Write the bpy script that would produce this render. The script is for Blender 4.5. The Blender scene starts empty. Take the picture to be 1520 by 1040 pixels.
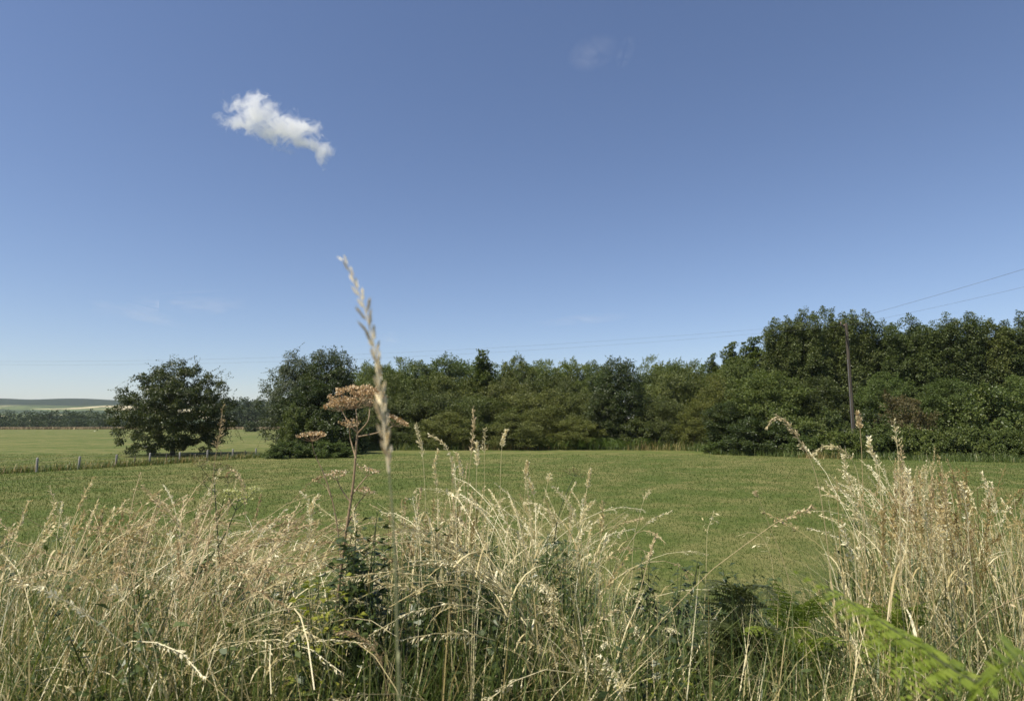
import bpy, math
import numpy as np
from mathutils import Vector

SC = bpy.context.scene
COL = SC.collection
R = math.radians

# ------------------------------------------------------------------ camera
EYE = 3.2
PITCH = math.atan(0.12)
FPX, CX, CY = 900.0, 760.0, 520.0
SN, CS = math.sin(PITCH), math.cos(PITCH)
cam = bpy.data.cameras.new('camera')
cam.sensor_width = 36.0
cam.lens = 36.0 * FPX / 1520.0
cam.clip_start = 0.05
cam.clip_end = 30000
cam.dof.use_dof = True
cam.dof.focus_distance = 5.5
cam.dof.aperture_fstop = 5.6
camo = bpy.data.objects.new('camera', cam)
COL.objects.link(camo)
camo.location = (0, 0, EYE)
camo.rotation_euler = (R(90) + PITCH, 0, 0)
SC.camera = camo


def at(px, py, Y):
    xc, yc = (px - CX) / FPX, (CY - py) / FPX
    dy = CS - yc * SN
    dz = SN + yc * CS
    return np.array([xc * Y / dy, Y, EYE + dz * Y / dy])


def smooth(t):
    t = np.clip(t, 0, 1)
    return t * t * (3 - 2 * t)


def ground(x, y):
    x, y = np.asarray(x, float), np.asarray(y, float)
    bank = 1.9 * (1 - smooth((y - 3.6) / 6.0))
    lump = 0.05 * np.sin(x * 2.1 + 1.3 * np.sin(y * 1.7)) * np.sin(y * 1.9 + x) * (1 - smooth((y - 6) / 8))
    roll = 0.12 * np.sin(x * 0.045 + 1.0) * np.sin(y * 0.05) * smooth((y - 12) / 30)
    return bank + lump + roll


def patches(x, y, size, seed):
    """Smooth random patches 0..1 over the ground."""
    g = np.random.default_rng(seed).random((256, 256))
    u, v = x / size + 300.0, y / size + 300.0
    i, j = np.floor(u).astype(int), np.floor(v).astype(int)
    a, b = smooth(u - i), smooth(v - j)
    i, j = i % 255, j % 255
    return (g[i, j] * (1 - a) + g[i + 1, j] * a) * (1 - b) + (g[i, j + 1] * (1 - a) + g[i + 1, j + 1] * a) * b


# ------------------------------------------------------------------ mesh collecting
def nrm(v):
    return v / np.maximum(np.linalg.norm(v, axis=-1, keepdims=True), 1e-9)


class Quads:
    def __init__(self):
        self.V, self.F, self.T, self.M, self.n = [], [], [], [], 0

    def add(self, V, F, T, m=0):
        V = np.asarray(V, np.float32).reshape(-1, 3)
        F = np.asarray(F, np.int64).reshape(-1, 4)
        if len(V) == 0:
            return
        T = np.broadcast_to(np.asarray(T, np.float32).reshape(-1) if np.ndim(T) else np.float32(T), (len(V),))
        self.V.append(V)
        self.F.append(F + self.n)
        self.T.append(np.array(T))
        self.M.append(np.full(len(F), m, np.int32))
        self.n += len(V)

    # N flat leaves: foot, left, tip, right
    def leaves(self, pos, axis, side, length, width, tint, m=0, belly=0.45):
        pos = pos.reshape(-1, 3)
        n = len(pos)
        axis, side = axis.reshape(-1, 3), side.reshape(-1, 3)
        L = np.broadcast_to(np.asarray(length, float).reshape(-1, 1), (n, 1))
        W = np.broadcast_to(np.asarray(width, float).reshape(-1, 1), (n, 1)) * 0.5
        V = np.stack([pos, pos + axis * L * belly + side * W, pos + axis * L, pos + axis * L * belly - side * W], 1)
        F = np.arange(n * 4).reshape(n, 4)
        T = np.repeat(np.broadcast_to(np.asarray(tint, float).reshape(-1), (n,)), 4)
        self.add(V, F, T, m)

    # N ribbons along curves P (N,K,3), half widths W (N,K), side directions S (N,3)
    def ribbons(self, P, W, S, tint, m=0):
        N, K, _ = P.shape
        S = S[:, None, :] if S.ndim == 2 else S
        V = np.stack([P - S * W[..., None], P + S * W[..., None]], 2).reshape(-1, 3)
        i = np.arange(N)[:, None] * (K * 2) + np.arange(K - 1)[None] * 2
        F = np.stack([i, i + 1, i + 3, i + 2], -1).reshape(-1, 4)
        self.add(V, F, np.repeat(np.broadcast_to(np.asarray(tint, float).reshape(-1), (N,)), K * 2), m)

    # N tubes along curves with radii Rr (N,K)
    def tubes(self, P, Rr, tint, m=0, sides=3):
        N, K, _ = P.shape
        Tn = nrm(np.gradient(P, axis=1))
        ref = np.where(np.abs(Tn[..., 2:3]) > 0.9, np.array([1.0, 0, 0]), np.array([0, 0, 1.0]))
        A = nrm(np.cross(Tn, ref))
        for k in range(1, K):                      # carry the frame along so that it never flips
            a = A[:, k - 1] - Tn[:, k] * np.sum(A[:, k - 1] * Tn[:, k], -1, keepdims=True)
            A[:, k] = nrm(a)
        B = np.cross(Tn, A)
        ang = np.arange(sides) / sides * 2 * math.pi
        V = P[:, :, None] + Rr[:, :, None, None] * (A[:, :, None] * np.cos(ang)[None, None, :, None] + B[:, :, None] * np.sin(ang)[None, None, :, None])
        base = np.arange(N)[:, None, None] * (K * sides) + np.arange(K - 1)[None, :, None] * sides
        j = np.arange(sides)[None, None]
        jn = (j + 1) % sides
        F = np.stack([base + j, base + jn, base + sides + jn, base + sides + j], -1).reshape(-1, 4)
        self.add(V.reshape(-1, 3), F, np.repeat(np.broadcast_to(np.asarray(tint, float).reshape(-1), (N,)), K * sides), m)

    def mesh(self, name, mats, smoothed=False, origin=None):
        V, F = np.concatenate(self.V), np.concatenate(self.F)
        if origin is not None:
            V = V - np.asarray(origin, np.float32)
        me = bpy.data.meshes.new(name)
        me.vertices.add(len(V))
        me.vertices.foreach_set('co', V.astype(np.float32).ravel())
        me.loops.add(F.size)
        me.loops.foreach_set('vertex_index', F.astype(np.int32).ravel())
        me.polygons.add(len(F))
        me.polygons.foreach_set('loop_start', np.arange(0, F.size, 4, dtype=np.int32))
        me.polygons.foreach_set('use_smooth', np.full(len(F), smoothed, bool))
        for m in (mats if isinstance(mats, (list, tuple)) else [mats]):
            me.materials.append(m)
        me.polygons.foreach_set('material_index', np.concatenate(self.M))
        a = me.attributes.new('tint', 'FLOAT', 'POINT')
        a.data.foreach_set('value', np.concatenate(self.T).astype(np.float32))
        me.update(calc_edges=True)
        return me

    def build(self, name, mats, parent=None, smoothed=False, origin=None):
        o = bpy.data.objects.new(name, self.mesh(name, mats, smoothed, origin))
        COL.objects.link(o)
        if parent is not None:
            o.parent = parent
        elif origin is not None:
            o.location = origin
        return o


def tag(o, label=None, cat=None, group=None, kind=None):
    if label:
        o['label'] = label
    if cat:
        o['category'] = cat
    if group:
        o['group'] = group
    if kind:
        o['kind'] = kind
    return o


def empty(name, loc, label, cat, group=None, rz=0.0):
    o = bpy.data.objects.new(name, None)
    COL.objects.link(o)
    o.location = [float(v) for v in loc]
    o.rotation_euler = (0, 0, rz)
    o.empty_display_size = 0.2
    return tag(o, label, cat, group)


# ------------------------------------------------------------------ materials
def new_mat(name):
    m = bpy.data.materials.new(name)
    m.use_nodes = True
    nt = m.node_tree
    nt.nodes.clear()
    out = nt.nodes.new('ShaderNodeOutputMaterial')
    return m, nt, out


def ramp(nt, stops, fac=None, interp='LINEAR'):
    r = nt.nodes.new('ShaderNodeValToRGB')
    r.color_ramp.interpolation = interp
    el = r.color_ramp.elements
    while len(el) < len(stops):
        el.new(0.5)
    for e, (p, c) in zip(el, stops):
        e.position = p
        e.color = (c[0], c[1], c[2], 1)
    if fac is not None:
        nt.links.new(fac, r.inputs[0])
    return r


def noise(nt, scale, detail=4, rough=0.55, coord='Object', stretch=None, dist=0.0):
    tc = nt.nodes.new('ShaderNodeTexCoord')
    src = tc.outputs[coord]
    if stretch:
        mp = nt.nodes.new('ShaderNodeMapping')
        mp.inputs['Scale'].default_value = stretch
        nt.links.new(src, mp.inputs['Vector'])
        src = mp.outputs[0]
    n = nt.nodes.new('ShaderNodeTexNoise')
    n.inputs['Scale'].default_value = scale
    n.inputs['Detail'].default_value = detail
    n.inputs['Roughness'].default_value = rough
    n.inputs['Distortion'].default_value = dist
    nt.links.new(src, n.inputs['Vector'])
    return n.outputs['Fac']


def mixc(nt, a, b, fac, mode='MIX'):
    m = nt.nodes.new('ShaderNodeMix')
    m.data_type = 'RGBA'
    m.blend_type = mode
    for i, v in ((6, a), (7, b)):
        if isinstance(v, (tuple, list)):
            m.inputs[i].default_value = (v[0], v[1], v[2], 1)
        else:
            nt.links.new(v, m.inputs[i])
    if isinstance(fac, (int, float)):
        m.inputs[0].default_value = fac
    else:
        nt.links.new(fac, m.inputs[0])
    return m.outputs[2]


def leaf_mat(name, stops, transl=0.3, rough=0.5, spec=0.35, tcol=(1.15, 1.25, 0.6), patch=None, vary=False):
    """Leaf, blade or straw: colour differs from leaf to leaf, light comes through a little."""
    m, nt, out = new_mat(name)
    at_ = nt.nodes.new('ShaderNodeAttribute')
    at_.attribute_name = 'tint'
    col = ramp(nt, stops, at_.outputs['Fac']).outputs[0]
    if patch:
        f = noise(nt, patch[0], 3)
        rr = ramp(nt, [(0.35, (0, 0, 0)), (0.65, (1, 1, 1))], f)
        col = mixc(nt, col, patch[1], rr.outputs[0], 'MULTIPLY') if patch[2] == 'mul' else mixc(nt, col, patch[1], rr.outputs[0])
    if vary:                                   # no two trees have quite the same green
        oi = nt.nodes.new('ShaderNodeObjectInfo')
        vr = ramp(nt, [(0.0, (0.84, 0.86, 0.86)), (0.35, (0.95, 1.0, 0.9)), (0.7, (1.12, 1.06, 1.0)), (1.0, (1.32, 1.24, 1.05))], oi.outputs['Random'])
        col = mixc(nt, col, vr.outputs[0], 1.0, 'MULTIPLY')
    p = nt.nodes.new('ShaderNodeBsdfPrincipled')
    p.inputs['Roughness'].default_value = rough
    p.inputs['Specular IOR Level'].default_value = spec
    nt.links.new(col, p.inputs['Base Color'])
    t = nt.nodes.new('ShaderNodeBsdfTranslucent')
    tc = mixc(nt, col, tcol, 1.0, 'MULTIPLY')
    nt.links.new(tc, t.inputs['Color'])
    mx = nt.nodes.new('ShaderNodeMixShader')
    mx.inputs[0].default_value = transl
    nt.links.new(p.outputs[0], mx.inputs[1])
    nt.links.new(t.outputs[0], mx.inputs[2])
    nt.links.new(mx.outputs[0], out.inputs['Surface'])
    return m


def solid_mat(name, c1, c2, scale=8, rough=0.8, stretch=None, bump=0.0, spec=0.3, metal=0.0, detail=5):
    m, nt, out = new_mat(name)
    f = noise(nt, scale, detail, 0.6, 'Object', stretch)
    col = ramp(nt, [(0.3, c1), (0.7, c2)], f).outputs[0]
    p = nt.nodes.new('ShaderNodeBsdfPrincipled')
    p.inputs['Roughness'].default_value = rough
    p.inputs['Specular IOR Level'].default_value = spec
    p.inputs['Metallic'].default_value = metal
    nt.links.new(col, p.inputs['Base Color'])
    if bump:
        b = nt.nodes.new('ShaderNodeBump')
        b.inputs['Strength'].default_value = bump
        b.inputs['Distance'].default_value = 0.02
        nt.links.new(f, b.inputs['Height'])
        nt.links.new(b.outputs[0], p.inputs['Normal'])
    nt.links.new(p.outputs[0], out.inputs['Surface'])
    return m


M = {}
M['cherry'] = leaf_mat('cherry_leaf', [(0.0, (0.025, 0.039, 0.009)), (0.6, (0.052, 0.069, 0.015)), (1.0, (0.092, 0.100, 0.023))], 0.22, 0.42, 0.4, vary=True)
M['ash'] = leaf_mat('ash_leaf', [(0.0, (0.030, 0.046, 0.013)), (0.6, (0.061, 0.081, 0.020)), (1.0, (0.100, 0.111, 0.029))], 0.22, 0.42, 0.4, vary=True)
M['birch'] = leaf_mat('birch_leaf', [(0.0, (0.066, 0.085, 0.037)), (0.6, (0.102, 0.120, 0.055)), (1.0, (0.151, 0.163, 0.088))], 0.26, 0.5, 0.35, vary=True)
M['willow'] = leaf_mat('willow_leaf', [(0.0, (0.056, 0.072, 0.017)), (0.5, (0.100, 0.118, 0.029)), (1.0, (0.167, 0.175, 0.051))], 0.22, 0.5, 0.3, vary=True)
M['sallow'] = leaf_mat('sallow_leaf', [(0.0, (0.061, 0.089, 0.023)), (0.5, (0.102, 0.136, 0.034)), (1.0, (0.164, 0.190, 0.057))], 0.26, 0.5, 0.3, vary=True)
M['maple'] = leaf_mat('maple_leaf', [(0.0, (0.067, 0.095, 0.025)), (0.6, (0.118, 0.146, 0.039)), (1.0, (0.195, 0.209, 0.066))], 0.28, 0.45, 0.35, vary=True)
M['yellowgreen'] = leaf_mat('yellow_willow_leaf', [(0.0, (0.075, 0.088, 0.020)), (0.5, (0.144, 0.150, 0.035)), (1.0, (0.219, 0.206, 0.056))], 0.28, 0.5, 0.3, vary=True)
M['poplar'] = leaf_mat('poplar_leaf', [(0.0, (0.061, 0.084, 0.025)), (0.55, (0.107, 0.132, 0.042)), (0.9, (0.168, 0.182, 0.069)), (1.0, (0.173, 0.190, 0.081))], 0.25, 0.45, 0.3, vary=True)
M['bramble'] = leaf_mat('bramble_leaf', [(0.0, (0.046, 0.066, 0.017)), (0.6, (0.092, 0.126, 0.028)), (1.0, (0.159, 0.180, 0.049))], 0.25, 0.5, 0.35, vary=True)
M['russet'] = leaf_mat('russet_leaf', [(0.0, (0.066, 0.062, 0.024)), (0.6, (0.132, 0.110, 0.043)), (1.0, (0.204, 0.156, 0.066))], 0.25, 0.5, 0.3)
M['bracken'] = leaf_mat('bracken_leaf', [(0.0, (0.11, 0.16, 0.022)), (0.6, (0.22, 0.28, 0.040)), (1.0, (0.34, 0.38, 0.07))], 0.38, 0.5, 0.3)
M['meadow_bracken'] = leaf_mat('meadow_bracken_leaf', [(0.0, (0.06, 0.095, 0.018)), (0.6, (0.115, 0.165, 0.032)), (1.0, (0.18, 0.22, 0.05))], 0.3, 0.55, 0.25)
M['bracken_dark'] = leaf_mat('bracken_dark_leaf', [(0.0, (0.045, 0.055, 0.018)), (0.6, (0.085, 0.100, 0.030)), (1.0, (0.16, 0.15, 0.055))], 0.25, 0.4, 0.5)
M['farwood'] = leaf_mat('far_wood_leaf', [(0.0, (0.036, 0.053, 0.022)), (0.6, (0.054, 0.072, 0.029)), (1.0, (0.074, 0.094, 0.041))], 0.2, 0.6, 0.2)
M['straw'] = leaf_mat('straw', [(0.0, (0.34, 0.26, 0.10)), (0.35, (0.58, 0.48, 0.23)), (0.7, (0.78, 0.69, 0.40)), (1.0, (0.88, 0.82, 0.56))], 0.25, 0.45, 0.45, (1.0, 0.95, 0.75))
M['pink_straw'] = leaf_mat('pink_straw', [(0.0, (0.27, 0.18, 0.085)), (0.5, (0.50, 0.385, 0.20)), (1.0, (0.72, 0.61, 0.36))], 0.22, 0.55, 0.35, (1.0, 0.92, 0.75))
M['gold_straw'] = leaf_mat('gold_straw', [(0.0, (0.16, 0.11, 0.04)), (0.5, (0.36, 0.27, 0.10)), (1.0, (0.58, 0.46, 0.21))], 0.22, 0.5, 0.35, (1.0, 0.92, 0.6))
M['blade'] = leaf_mat('green_blade', [(0.0, (0.044, 0.072, 0.017)), (0.45, (0.107, 0.150, 0.034)), (0.75, (0.202, 0.222, 0.066)), (1.0, (0.428, 0.348, 0.156))], 0.3, 0.45, 0.4)
M['herb'] = leaf_mat('herb_leaf', [(0.0, (0.030, 0.048, 0.015)), (0.5, (0.065, 0.092, 0.026)), (1.0, (0.13, 0.165, 0.050))], 0.28, 0.4, 0.45)
M['lime'] = leaf_mat('lime_leaf', [(0.0, (0.16, 0.19, 0.025)), (0.6, (0.30, 0.31, 0.045)), (1.0, (0.44, 0.40, 0.09))], 0.4, 0.5, 0.3)
M['field_blade'] = leaf_mat('field_blade', [(0.0, (0.045, 0.070, 0.014)), (0.5, (0.088, 0.122, 0.026)), (0.8, (0.15, 0.168, 0.045)), (1.0, (0.34, 0.29, 0.13))], 0.25, 0.6, 0.2)
M['rust'] = leaf_mat('rust_seed', [(0.0, (0.22, 0.12, 0.045)), (0.35, (0.42, 0.27, 0.12)), (0.7, (0.60, 0.45, 0.25)), (1.0, (0.76, 0.64, 0.44))], 0.2, 0.7, 0.2, (1.0, 0.88, 0.65))
M['olive_seed'] = leaf_mat('olive_seed', [(0.0, (0.10, 0.085, 0.03)), (0.5, (0.22, 0.19, 0.075)), (1.0, (0.40, 0.35, 0.17))], 0.2, 0.6, 0.25)
M['yellow_flower'] = leaf_mat('yellow_flower', [(0.0, (0.28, 0.29, 0.09)), (0.5, (0.50, 0.50, 0.20)), (1.0, (0.70, 0.68, 0.38))], 0.25, 0.6, 0.2)
M['stalk_brown'] = leaf_mat('stalk_brown', [(0.0, (0.16, 0.105, 0.055)), (0.5, (0.30, 0.215, 0.12)), (1.0, (0.48, 0.38, 0.24))], 0.0, 0.6, 0.3)
M['stalk_green'] = leaf_mat('stalk_green', [(0.0, (0.040, 0.055, 0.022)), (0.5, (0.07, 0.085, 0.034)), (1.0, (0.13, 0.13, 0.055))], 0.05, 0.5, 0.35)
M['bark'] = solid_mat('bark', (0.035, 0.028, 0.020), (0.11, 0.09, 0.07), 3, 0.9, (1, 1, 0.25), 0.6)
M['pole_wood'] = solid_mat('pole_wood', (0.040, 0.032, 0.022), (0.105, 0.085, 0.062), 5, 0.85, (3, 3, 0.15), 0.4)
M['post_wood'] = solid_mat('post_wood', (0.17, 0.155, 0.13), (0.38, 0.36, 0.32), 6, 0.85, (3, 3, 0.4), 0.3)
M['post_dark'] = solid_mat('post_dark', (0.07, 0.055, 0.042), (0.17, 0.14, 0.11), 6, 0.85, (3, 3, 0.4), 0.3)
M['wire'] = solid_mat('wire', (0.20, 0.21, 0.21), (0.34, 0.34, 0.33), 2, 0.5, None, 0, 0.5, 0.4)
M['cable'] = solid_mat('cable', (0.13, 0.13, 0.14), (0.19, 0.19, 0.19), 0.5, 0.5, None, 0, 0.4, 0.2)
M['steel'] = solid_mat('steel', (0.16, 0.15, 0.14), (0.30, 0.29, 0.27), 6, 0.6, None, 0.1, 0.4, 0.5)
M['porcelain'] = solid_mat('porcelain', (0.16, 0.09, 0.06), (0.24, 0.15, 0.11), 6, 0.25)


def ground_mat():
    m, nt, out = new_mat('meadow')
    L = nt.links
    tc = nt.nodes.new('ShaderNodeTexCoord')
    sep = nt.nodes.new('ShaderNodeSeparateXYZ')
    L.new(tc.outputs['Object'], sep.inputs[0])
    fine = noise(nt, 6.0, 6, 0.7)
    mid = noise(nt, 0.42, 6, 0.65)
    big = noise(nt, 0.07, 4, 0.6)
    g = ramp(nt, [(0.25, (0.042, 0.062, 0.012)), (0.5, (0.084, 0.112, 0.023)), (0.75, (0.145, 0.165, 0.043))], fine).outputs[0]
    dry = ramp(nt, [(0.3, (0.14, 0.135, 0.042)), (0.7, (0.30, 0.25, 0.105))], fine).outputs[0]
    add = nt.nodes.new('ShaderNodeMath')
    add.operation = 'MULTIPLY_ADD'
    L.new(big, add.inputs[0])
    add.inputs[1].default_value = 0.6
    L.new(mid, add.inputs[2])
    msk = ramp(nt, [(0.71, (0, 0, 0)), (0.95, (0.7, 0.7, 0.7))], add.outputs[0]).outputs[0]
    c = mixc(nt, g, dry, msk)
    # the bank by the road: dead thatch and dark soil
    soil = ramp(nt, [(0.3, (0.030, 0.026, 0.014)), (0.7, (0.10, 0.085, 0.045))], fine).outputs[0]
    mr = nt.nodes.new('ShaderNodeMapRange')
    mr.inputs['From Min'].default_value = 8.5
    mr.inputs['From Max'].default_value = 12.5
    L.new(sep.outputs['Y'], mr.inputs['Value'])
    c = mixc(nt, soil, c, mr.outputs[0])
    p = nt.nodes.new('ShaderNodeBsdfPrincipled')
    p.inputs['Roughness'].default_value = 0.9
    p.inputs['Specular IOR Level'].default_value = 0.15
    L.new(c, p.inputs['Base Color'])
    b = nt.nodes.new('ShaderNodeBump')
    b.inputs['Strength'].default_value = 0.8
    b.inputs['Distance'].default_value = 0.08
    L.new(fine, b.inputs['Height'])
    L.new(b.outputs[0], p.inputs['Normal'])
    L.new(p.outputs[0], out.inputs['Surface'])
    return m


M['meadow'] = ground_mat()


def hill_mat():
    m, nt, out = new_mat('far_hill')
    f = noise(nt, 0.0042, 3, 0.5, stretch=(0.4, 1.4, 5.0))
    f2 = noise(nt, 0.03, 4, 0.6)
    a = ramp(nt, [(0.0, (0.035, 0.050, 0.022)), (0.48, (0.045, 0.062, 0.028)), (0.50, (0.10, 0.13, 0.05)), (0.57, (0.12, 0.14, 0.05)), (0.585, (0.42, 0.36, 0.21)), (0.70, (0.46, 0.40, 0.25))], f).outputs[0]
    c = mixc(nt, a, (0.02, 0.03, 0.014), ramp(nt, [(0.55, (0, 0, 0)), (0.62, (0.8, 0.8, 0.8))], f2).outputs[0])
    tc = nt.nodes.new('ShaderNodeTexCoord')
    sp = nt.nodes.new('ShaderNodeSeparateXYZ')
    nt.links.new(tc.outputs['Object'], sp.inputs[0])
    mr = nt.nodes.new('ShaderNodeMapRange')
    mr.inputs['From Min'].default_value = 74
    mr.inputs['From Max'].default_value = 84
    nt.links.new(sp.outputs['Z'], mr.inputs['Value'])
    c = mixc(nt, c, (0.022, 0.032, 0.018), mr.outputs[0])
    p = nt.nodes.new('ShaderNodeBsdfPrincipled')
    p.inputs['Roughness'].default_value = 0.95
    p.inputs['Specular IOR Level'].default_value = 0.0
    nt.links.new(c, p.inputs['Base Color'])
    nt.links.new(p.outputs[0], out.inputs['Surface'])
    return m


M['hill'] = hill_mat()
M['wheat'] = leaf_mat('wheat', [(0.0, (0.26, 0.19, 0.10)), (0.5, (0.36, 0.27, 0.15)), (1.0, (0.48, 0.38, 0.23))], 0.1, 0.8, 0.1, (1, 1, 1))

# ------------------------------------------------------------------ ground
def axis_lines(parts):
    out = []
    for a, b, n in parts:
        out += list(np.linspace(a, b, n, endpoint=False))
    return np.array(out + [parts[-1][1]])


def sheet(xs, ys, zf):
    X, Y = np.meshgrid(xs, ys)
    Z = zf(X, Y)
    n, k = len(xs), len(ys)
    i = np.arange(k - 1)[:, None] * n + np.arange(n - 1)[None]
    q = Quads()
    q.add(np.stack([X, Y, Z], -1).reshape(-1, 3), np.stack([i, i + 1, i + n + 1, i + n], -1).reshape(-1, 4), 0.5)
    return q


xs = axis_lines([(-6000, -400, 14), (-400, -60, 20), (-60, -9, 34), (-9, 9, 100), (9, 60, 34), (60, 400, 20), (400, 6000, 14)])
ys = axis_lines([(-60, -2, 10), (-2, 14, 100), (14, 120, 80), (120, 800, 40), (800, 5000, 20)])
field = sheet(xs, ys, ground).build('field', M['meadow'], smoothed=True)
tag(field, kind='structure')


def hill_z(x, y):
    s = np.exp(-((x + 2300) / 1700.0) ** 2)
    return -8 + (118 * s + 30) * smooth((y - 1500) / 1900) + 7 * np.sin(x * 0.004 + 1) * smooth((y - 1500) / 1500) + 4 * np.sin(x * 0.013 + y * 0.004)


hills = sheet(np.linspace(-5200, 4200, 190), np.linspace(1250, 4600, 70), hill_z).build('hills', M['hill'], smoothed=True)
tag(hills, kind='structure')

# ------------------------------------------------------------------ trees
def rand_dir(rng, n):
    return nrm(rng.normal(size=(n, 3)))


def crown_quads(rng, clumps, n, leaf, aspect, sub=7, squash=0.8, droop=0.25, sprigs=0, sprig_len=0.6, up=0.35, subr=0.45, dome=0.35):
    """Leaves through clumps [x, y, z, r]; every clump is made of smaller tufts, with sprigs standing out of it."""
    q = Quads()
    C = np.array(clumps, float)
    nc = len(C)
    d = rand_dir(rng, nc * sub)
    d[:, 2] = d[:, 2] * 0.9 + 0.12
    ci = np.repeat(np.arange(nc), sub)
    sc = C[ci, :3] + d * (C[ci, 3] * rng.uniform(0.55, 0.95, nc * sub))[:, None] * np.array([1, 1, squash])
    sr = C[ci, 3] * rng.uniform(subr * 0.65, subr * 1.25, nc * sub)
    stint = rng.uniform(-0.22, 0.22, nc * sub)
    w = sr ** 2
    k = rng.choice(nc * sub, n, p=w / w.sum())
    d2 = rand_dir(rng, n)
    d2[:, 2] += 0.15
    d2 = nrm(d2)
    rr = sr[k] * (1.05 - np.abs(rng.normal(0, 0.28, n)))
    pos = sc[k] + d2 * rr[:, None] * np.array([1, 1, squash])
    outw = nrm(d2 * 0.7 + d[k] * 0.5 + np.array([0, 0, 0.1]))
    axis = nrm(outw * 0.8 + rand_dir(rng, n) * 0.75 + np.array([0, 0, -droop]))
    mid = np.array([C[:, 0].mean(), C[:, 1].mean(), C[:, 2].min() + 0.3 * np.ptp(C[:, 2])])
    nor = nrm(outw * 0.6 + nrm(pos - mid) * dome + np.array([0, 0, up]) + rand_dir(rng, n) * 0.7)
    side = nrm(np.cross(axis, nor))
    L = leaf * rng.uniform(0.65, 1.3, n)
    q.leaves(pos, axis, side, L, L * aspect, np.clip(rng.beta(2.2, 2.6, n) + stint[k], 0, 1))
    if sprigs:
        k = rng.choice(nc * sub, sprigs, p=w / w.sum())
        dd = nrm(d[k] + rand_dir(rng, sprigs) * 0.5 + np.array([0, 0, up * 0.8]))
        base = sc[k] + dd * sr[k][:, None] * 0.8
        ln = sprig_len * rng.uniform(0.5, 1.3, sprigs)
        m = 11
        t = np.linspace(0.1, 1, m)
        side0 = rand_dir(rng, sprigs)
        pts = base[:, None] + dd[:, None] * (ln[:, None] * t)[..., None] + np.array([0, 0, -0.25]) * (ln[:, None] * t ** 2)[..., None]
        pts = pts.reshape(-1, 3)
        ax = nrm(np.repeat(dd, m, 0) * 0.6 + rand_dir(rng, sprigs * m) * 0.8 + np.array([0, 0, -droop]))
        nor = nrm(np.array([0, 0, 0.7]) + rand_dir(rng, sprigs * m) * 0.7)
        sd = nrm(np.cross(ax, nor))
        L = leaf * rng.uniform(0.6, 1.15, sprigs * m)
        q.leaves(pts, ax, sd, L, L * aspect, np.clip(rng.beta(2.2, 2.4, sprigs * m) + 0.06, 0, 1))
    return q


def profile(h, pts):
    return np.interp(h, [p[0] for p in pts], [p[1] for p in pts])


def clump_set(rng, pts, n, rmin, rmax, inner=0.25, lean=0.0, rough=1.1):
    """Clumps in a crown whose radius at height h is given by pts."""
    h0, h1 = pts[0][0], pts[-1][0]
    hs = np.linspace(h0, h1, 60)
    w = profile(hs, pts) + 0.25
    out = []
    for k in range(n):
        m = 7
        h = rng.choice(hs, m, p=w / w.sum()) + rng.uniform(-0.1, 0.1, m)
        a = rng.uniform(0, 2 * math.pi, m)
        rc = rng.uniform(rmin, rmax, m) * np.clip(profile(h, pts) / max(p[1] for p in pts) + 0.45, 0.5, 1)
        rad = np.maximum(profile(h, pts) - rc * 0.7, 0) * np.where(rng.random(m) < inner, rng.uniform(0.0, 0.6, m), rng.uniform(0.7, rough, m))
        h = np.clip(h, h0 + rc * 0.5, h1 - rc * 0.6)
        c = np.stack([rad * np.cos(a) + lean * (h - h0), rad * np.sin(a), h, rc], 1)
        if out:
            d = np.min(np.linalg.norm(c[:, None, :3] - np.array(out)[None, :, :3], axis=-1), 1)
            out.append(c[int(np.argmax(d))])
        else:
            out.append(c[0])
    return np.array(out)


def trunk_quads(rng, height, r0, clumps, limbs=7, split=0.35, stems=1):
    q = Quads()
    K = 9
    for s in range(stems):
        a = rng.uniform(0, 6.28)
        sp = 0.0 if stems == 1 else rng.uniform(0.08, 0.22)
        t = np.linspace(0, 1, K)
        P = np.stack([math.cos(a) * sp * height * t ** 1.3 + 0.05 * r0 * np.sin(t * 7 + a), math.sin(a) * sp * height * t ** 1.3, t * height - 0.2], 1)
        P[:, 0] += rng.normal(0, r0 * 0.25, K)
        rr = r0 / stems ** 0.5 * (1 - 0.85 * t) * (1 + 0.5 * np.exp(-t * 18))
        q.tubes(P[None], rr[None], 0.5, sides=8)
        C = np.array(clumps)
        for _ in range(limbs):
            c = C[rng.integers(len(C))]
            i = min(K - 2, int(K * rng.uniform(split, 0.8)))
            st = P[i]
            if c[2] < st[2] + 0.2:
                continue
            u = np.linspace(0, 1, 6)[:, None]
            mid = (st + c[:3]) / 2 + np.array([0, 0, 0.12 * np.linalg.norm(c[:3] - st)])
            B = (1 - u) ** 2 * st + 2 * u * (1 - u) * mid + u ** 2 * c[:3]
            q.tubes(B[None], (rr[i] * 0.55 * (1 - 0.8 * u[:, 0]))[None], 0.5, sides=5)
    return q


PROTO = {}


def proto(kind, seed, H, W, trunk_q, crown_q, mat):
    PROTO.setdefault(kind, []).append(dict(H=H, W=W, trunk=trunk_q.mesh(kind + '_trunk', M['bark'], True), crown=crown_q.mesh(kind + '_crown', mat)))


def make_kind(kind, seeds, H, pts, nclump, rmin, rmax, n, leaf, aspect, mat, trunk_r=0.2, stems=1, limbs=8, trunk_h=0.75, lean=0.0, rough=1.1, **kw):
    for s in seeds:
        rng = np.random.default_rng(s)
        cl = clump_set(rng, pts, nclump, rmin, rmax, lean=lean, rough=rough)
        proto(kind, s, H, 2 * max(p[1] for p in pts), trunk_quads(rng, H * trunk_h, trunk_r, cl, limbs, stems=stems), crown_quads(rng, cl, n, leaf, aspect, **kw), mat)


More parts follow.
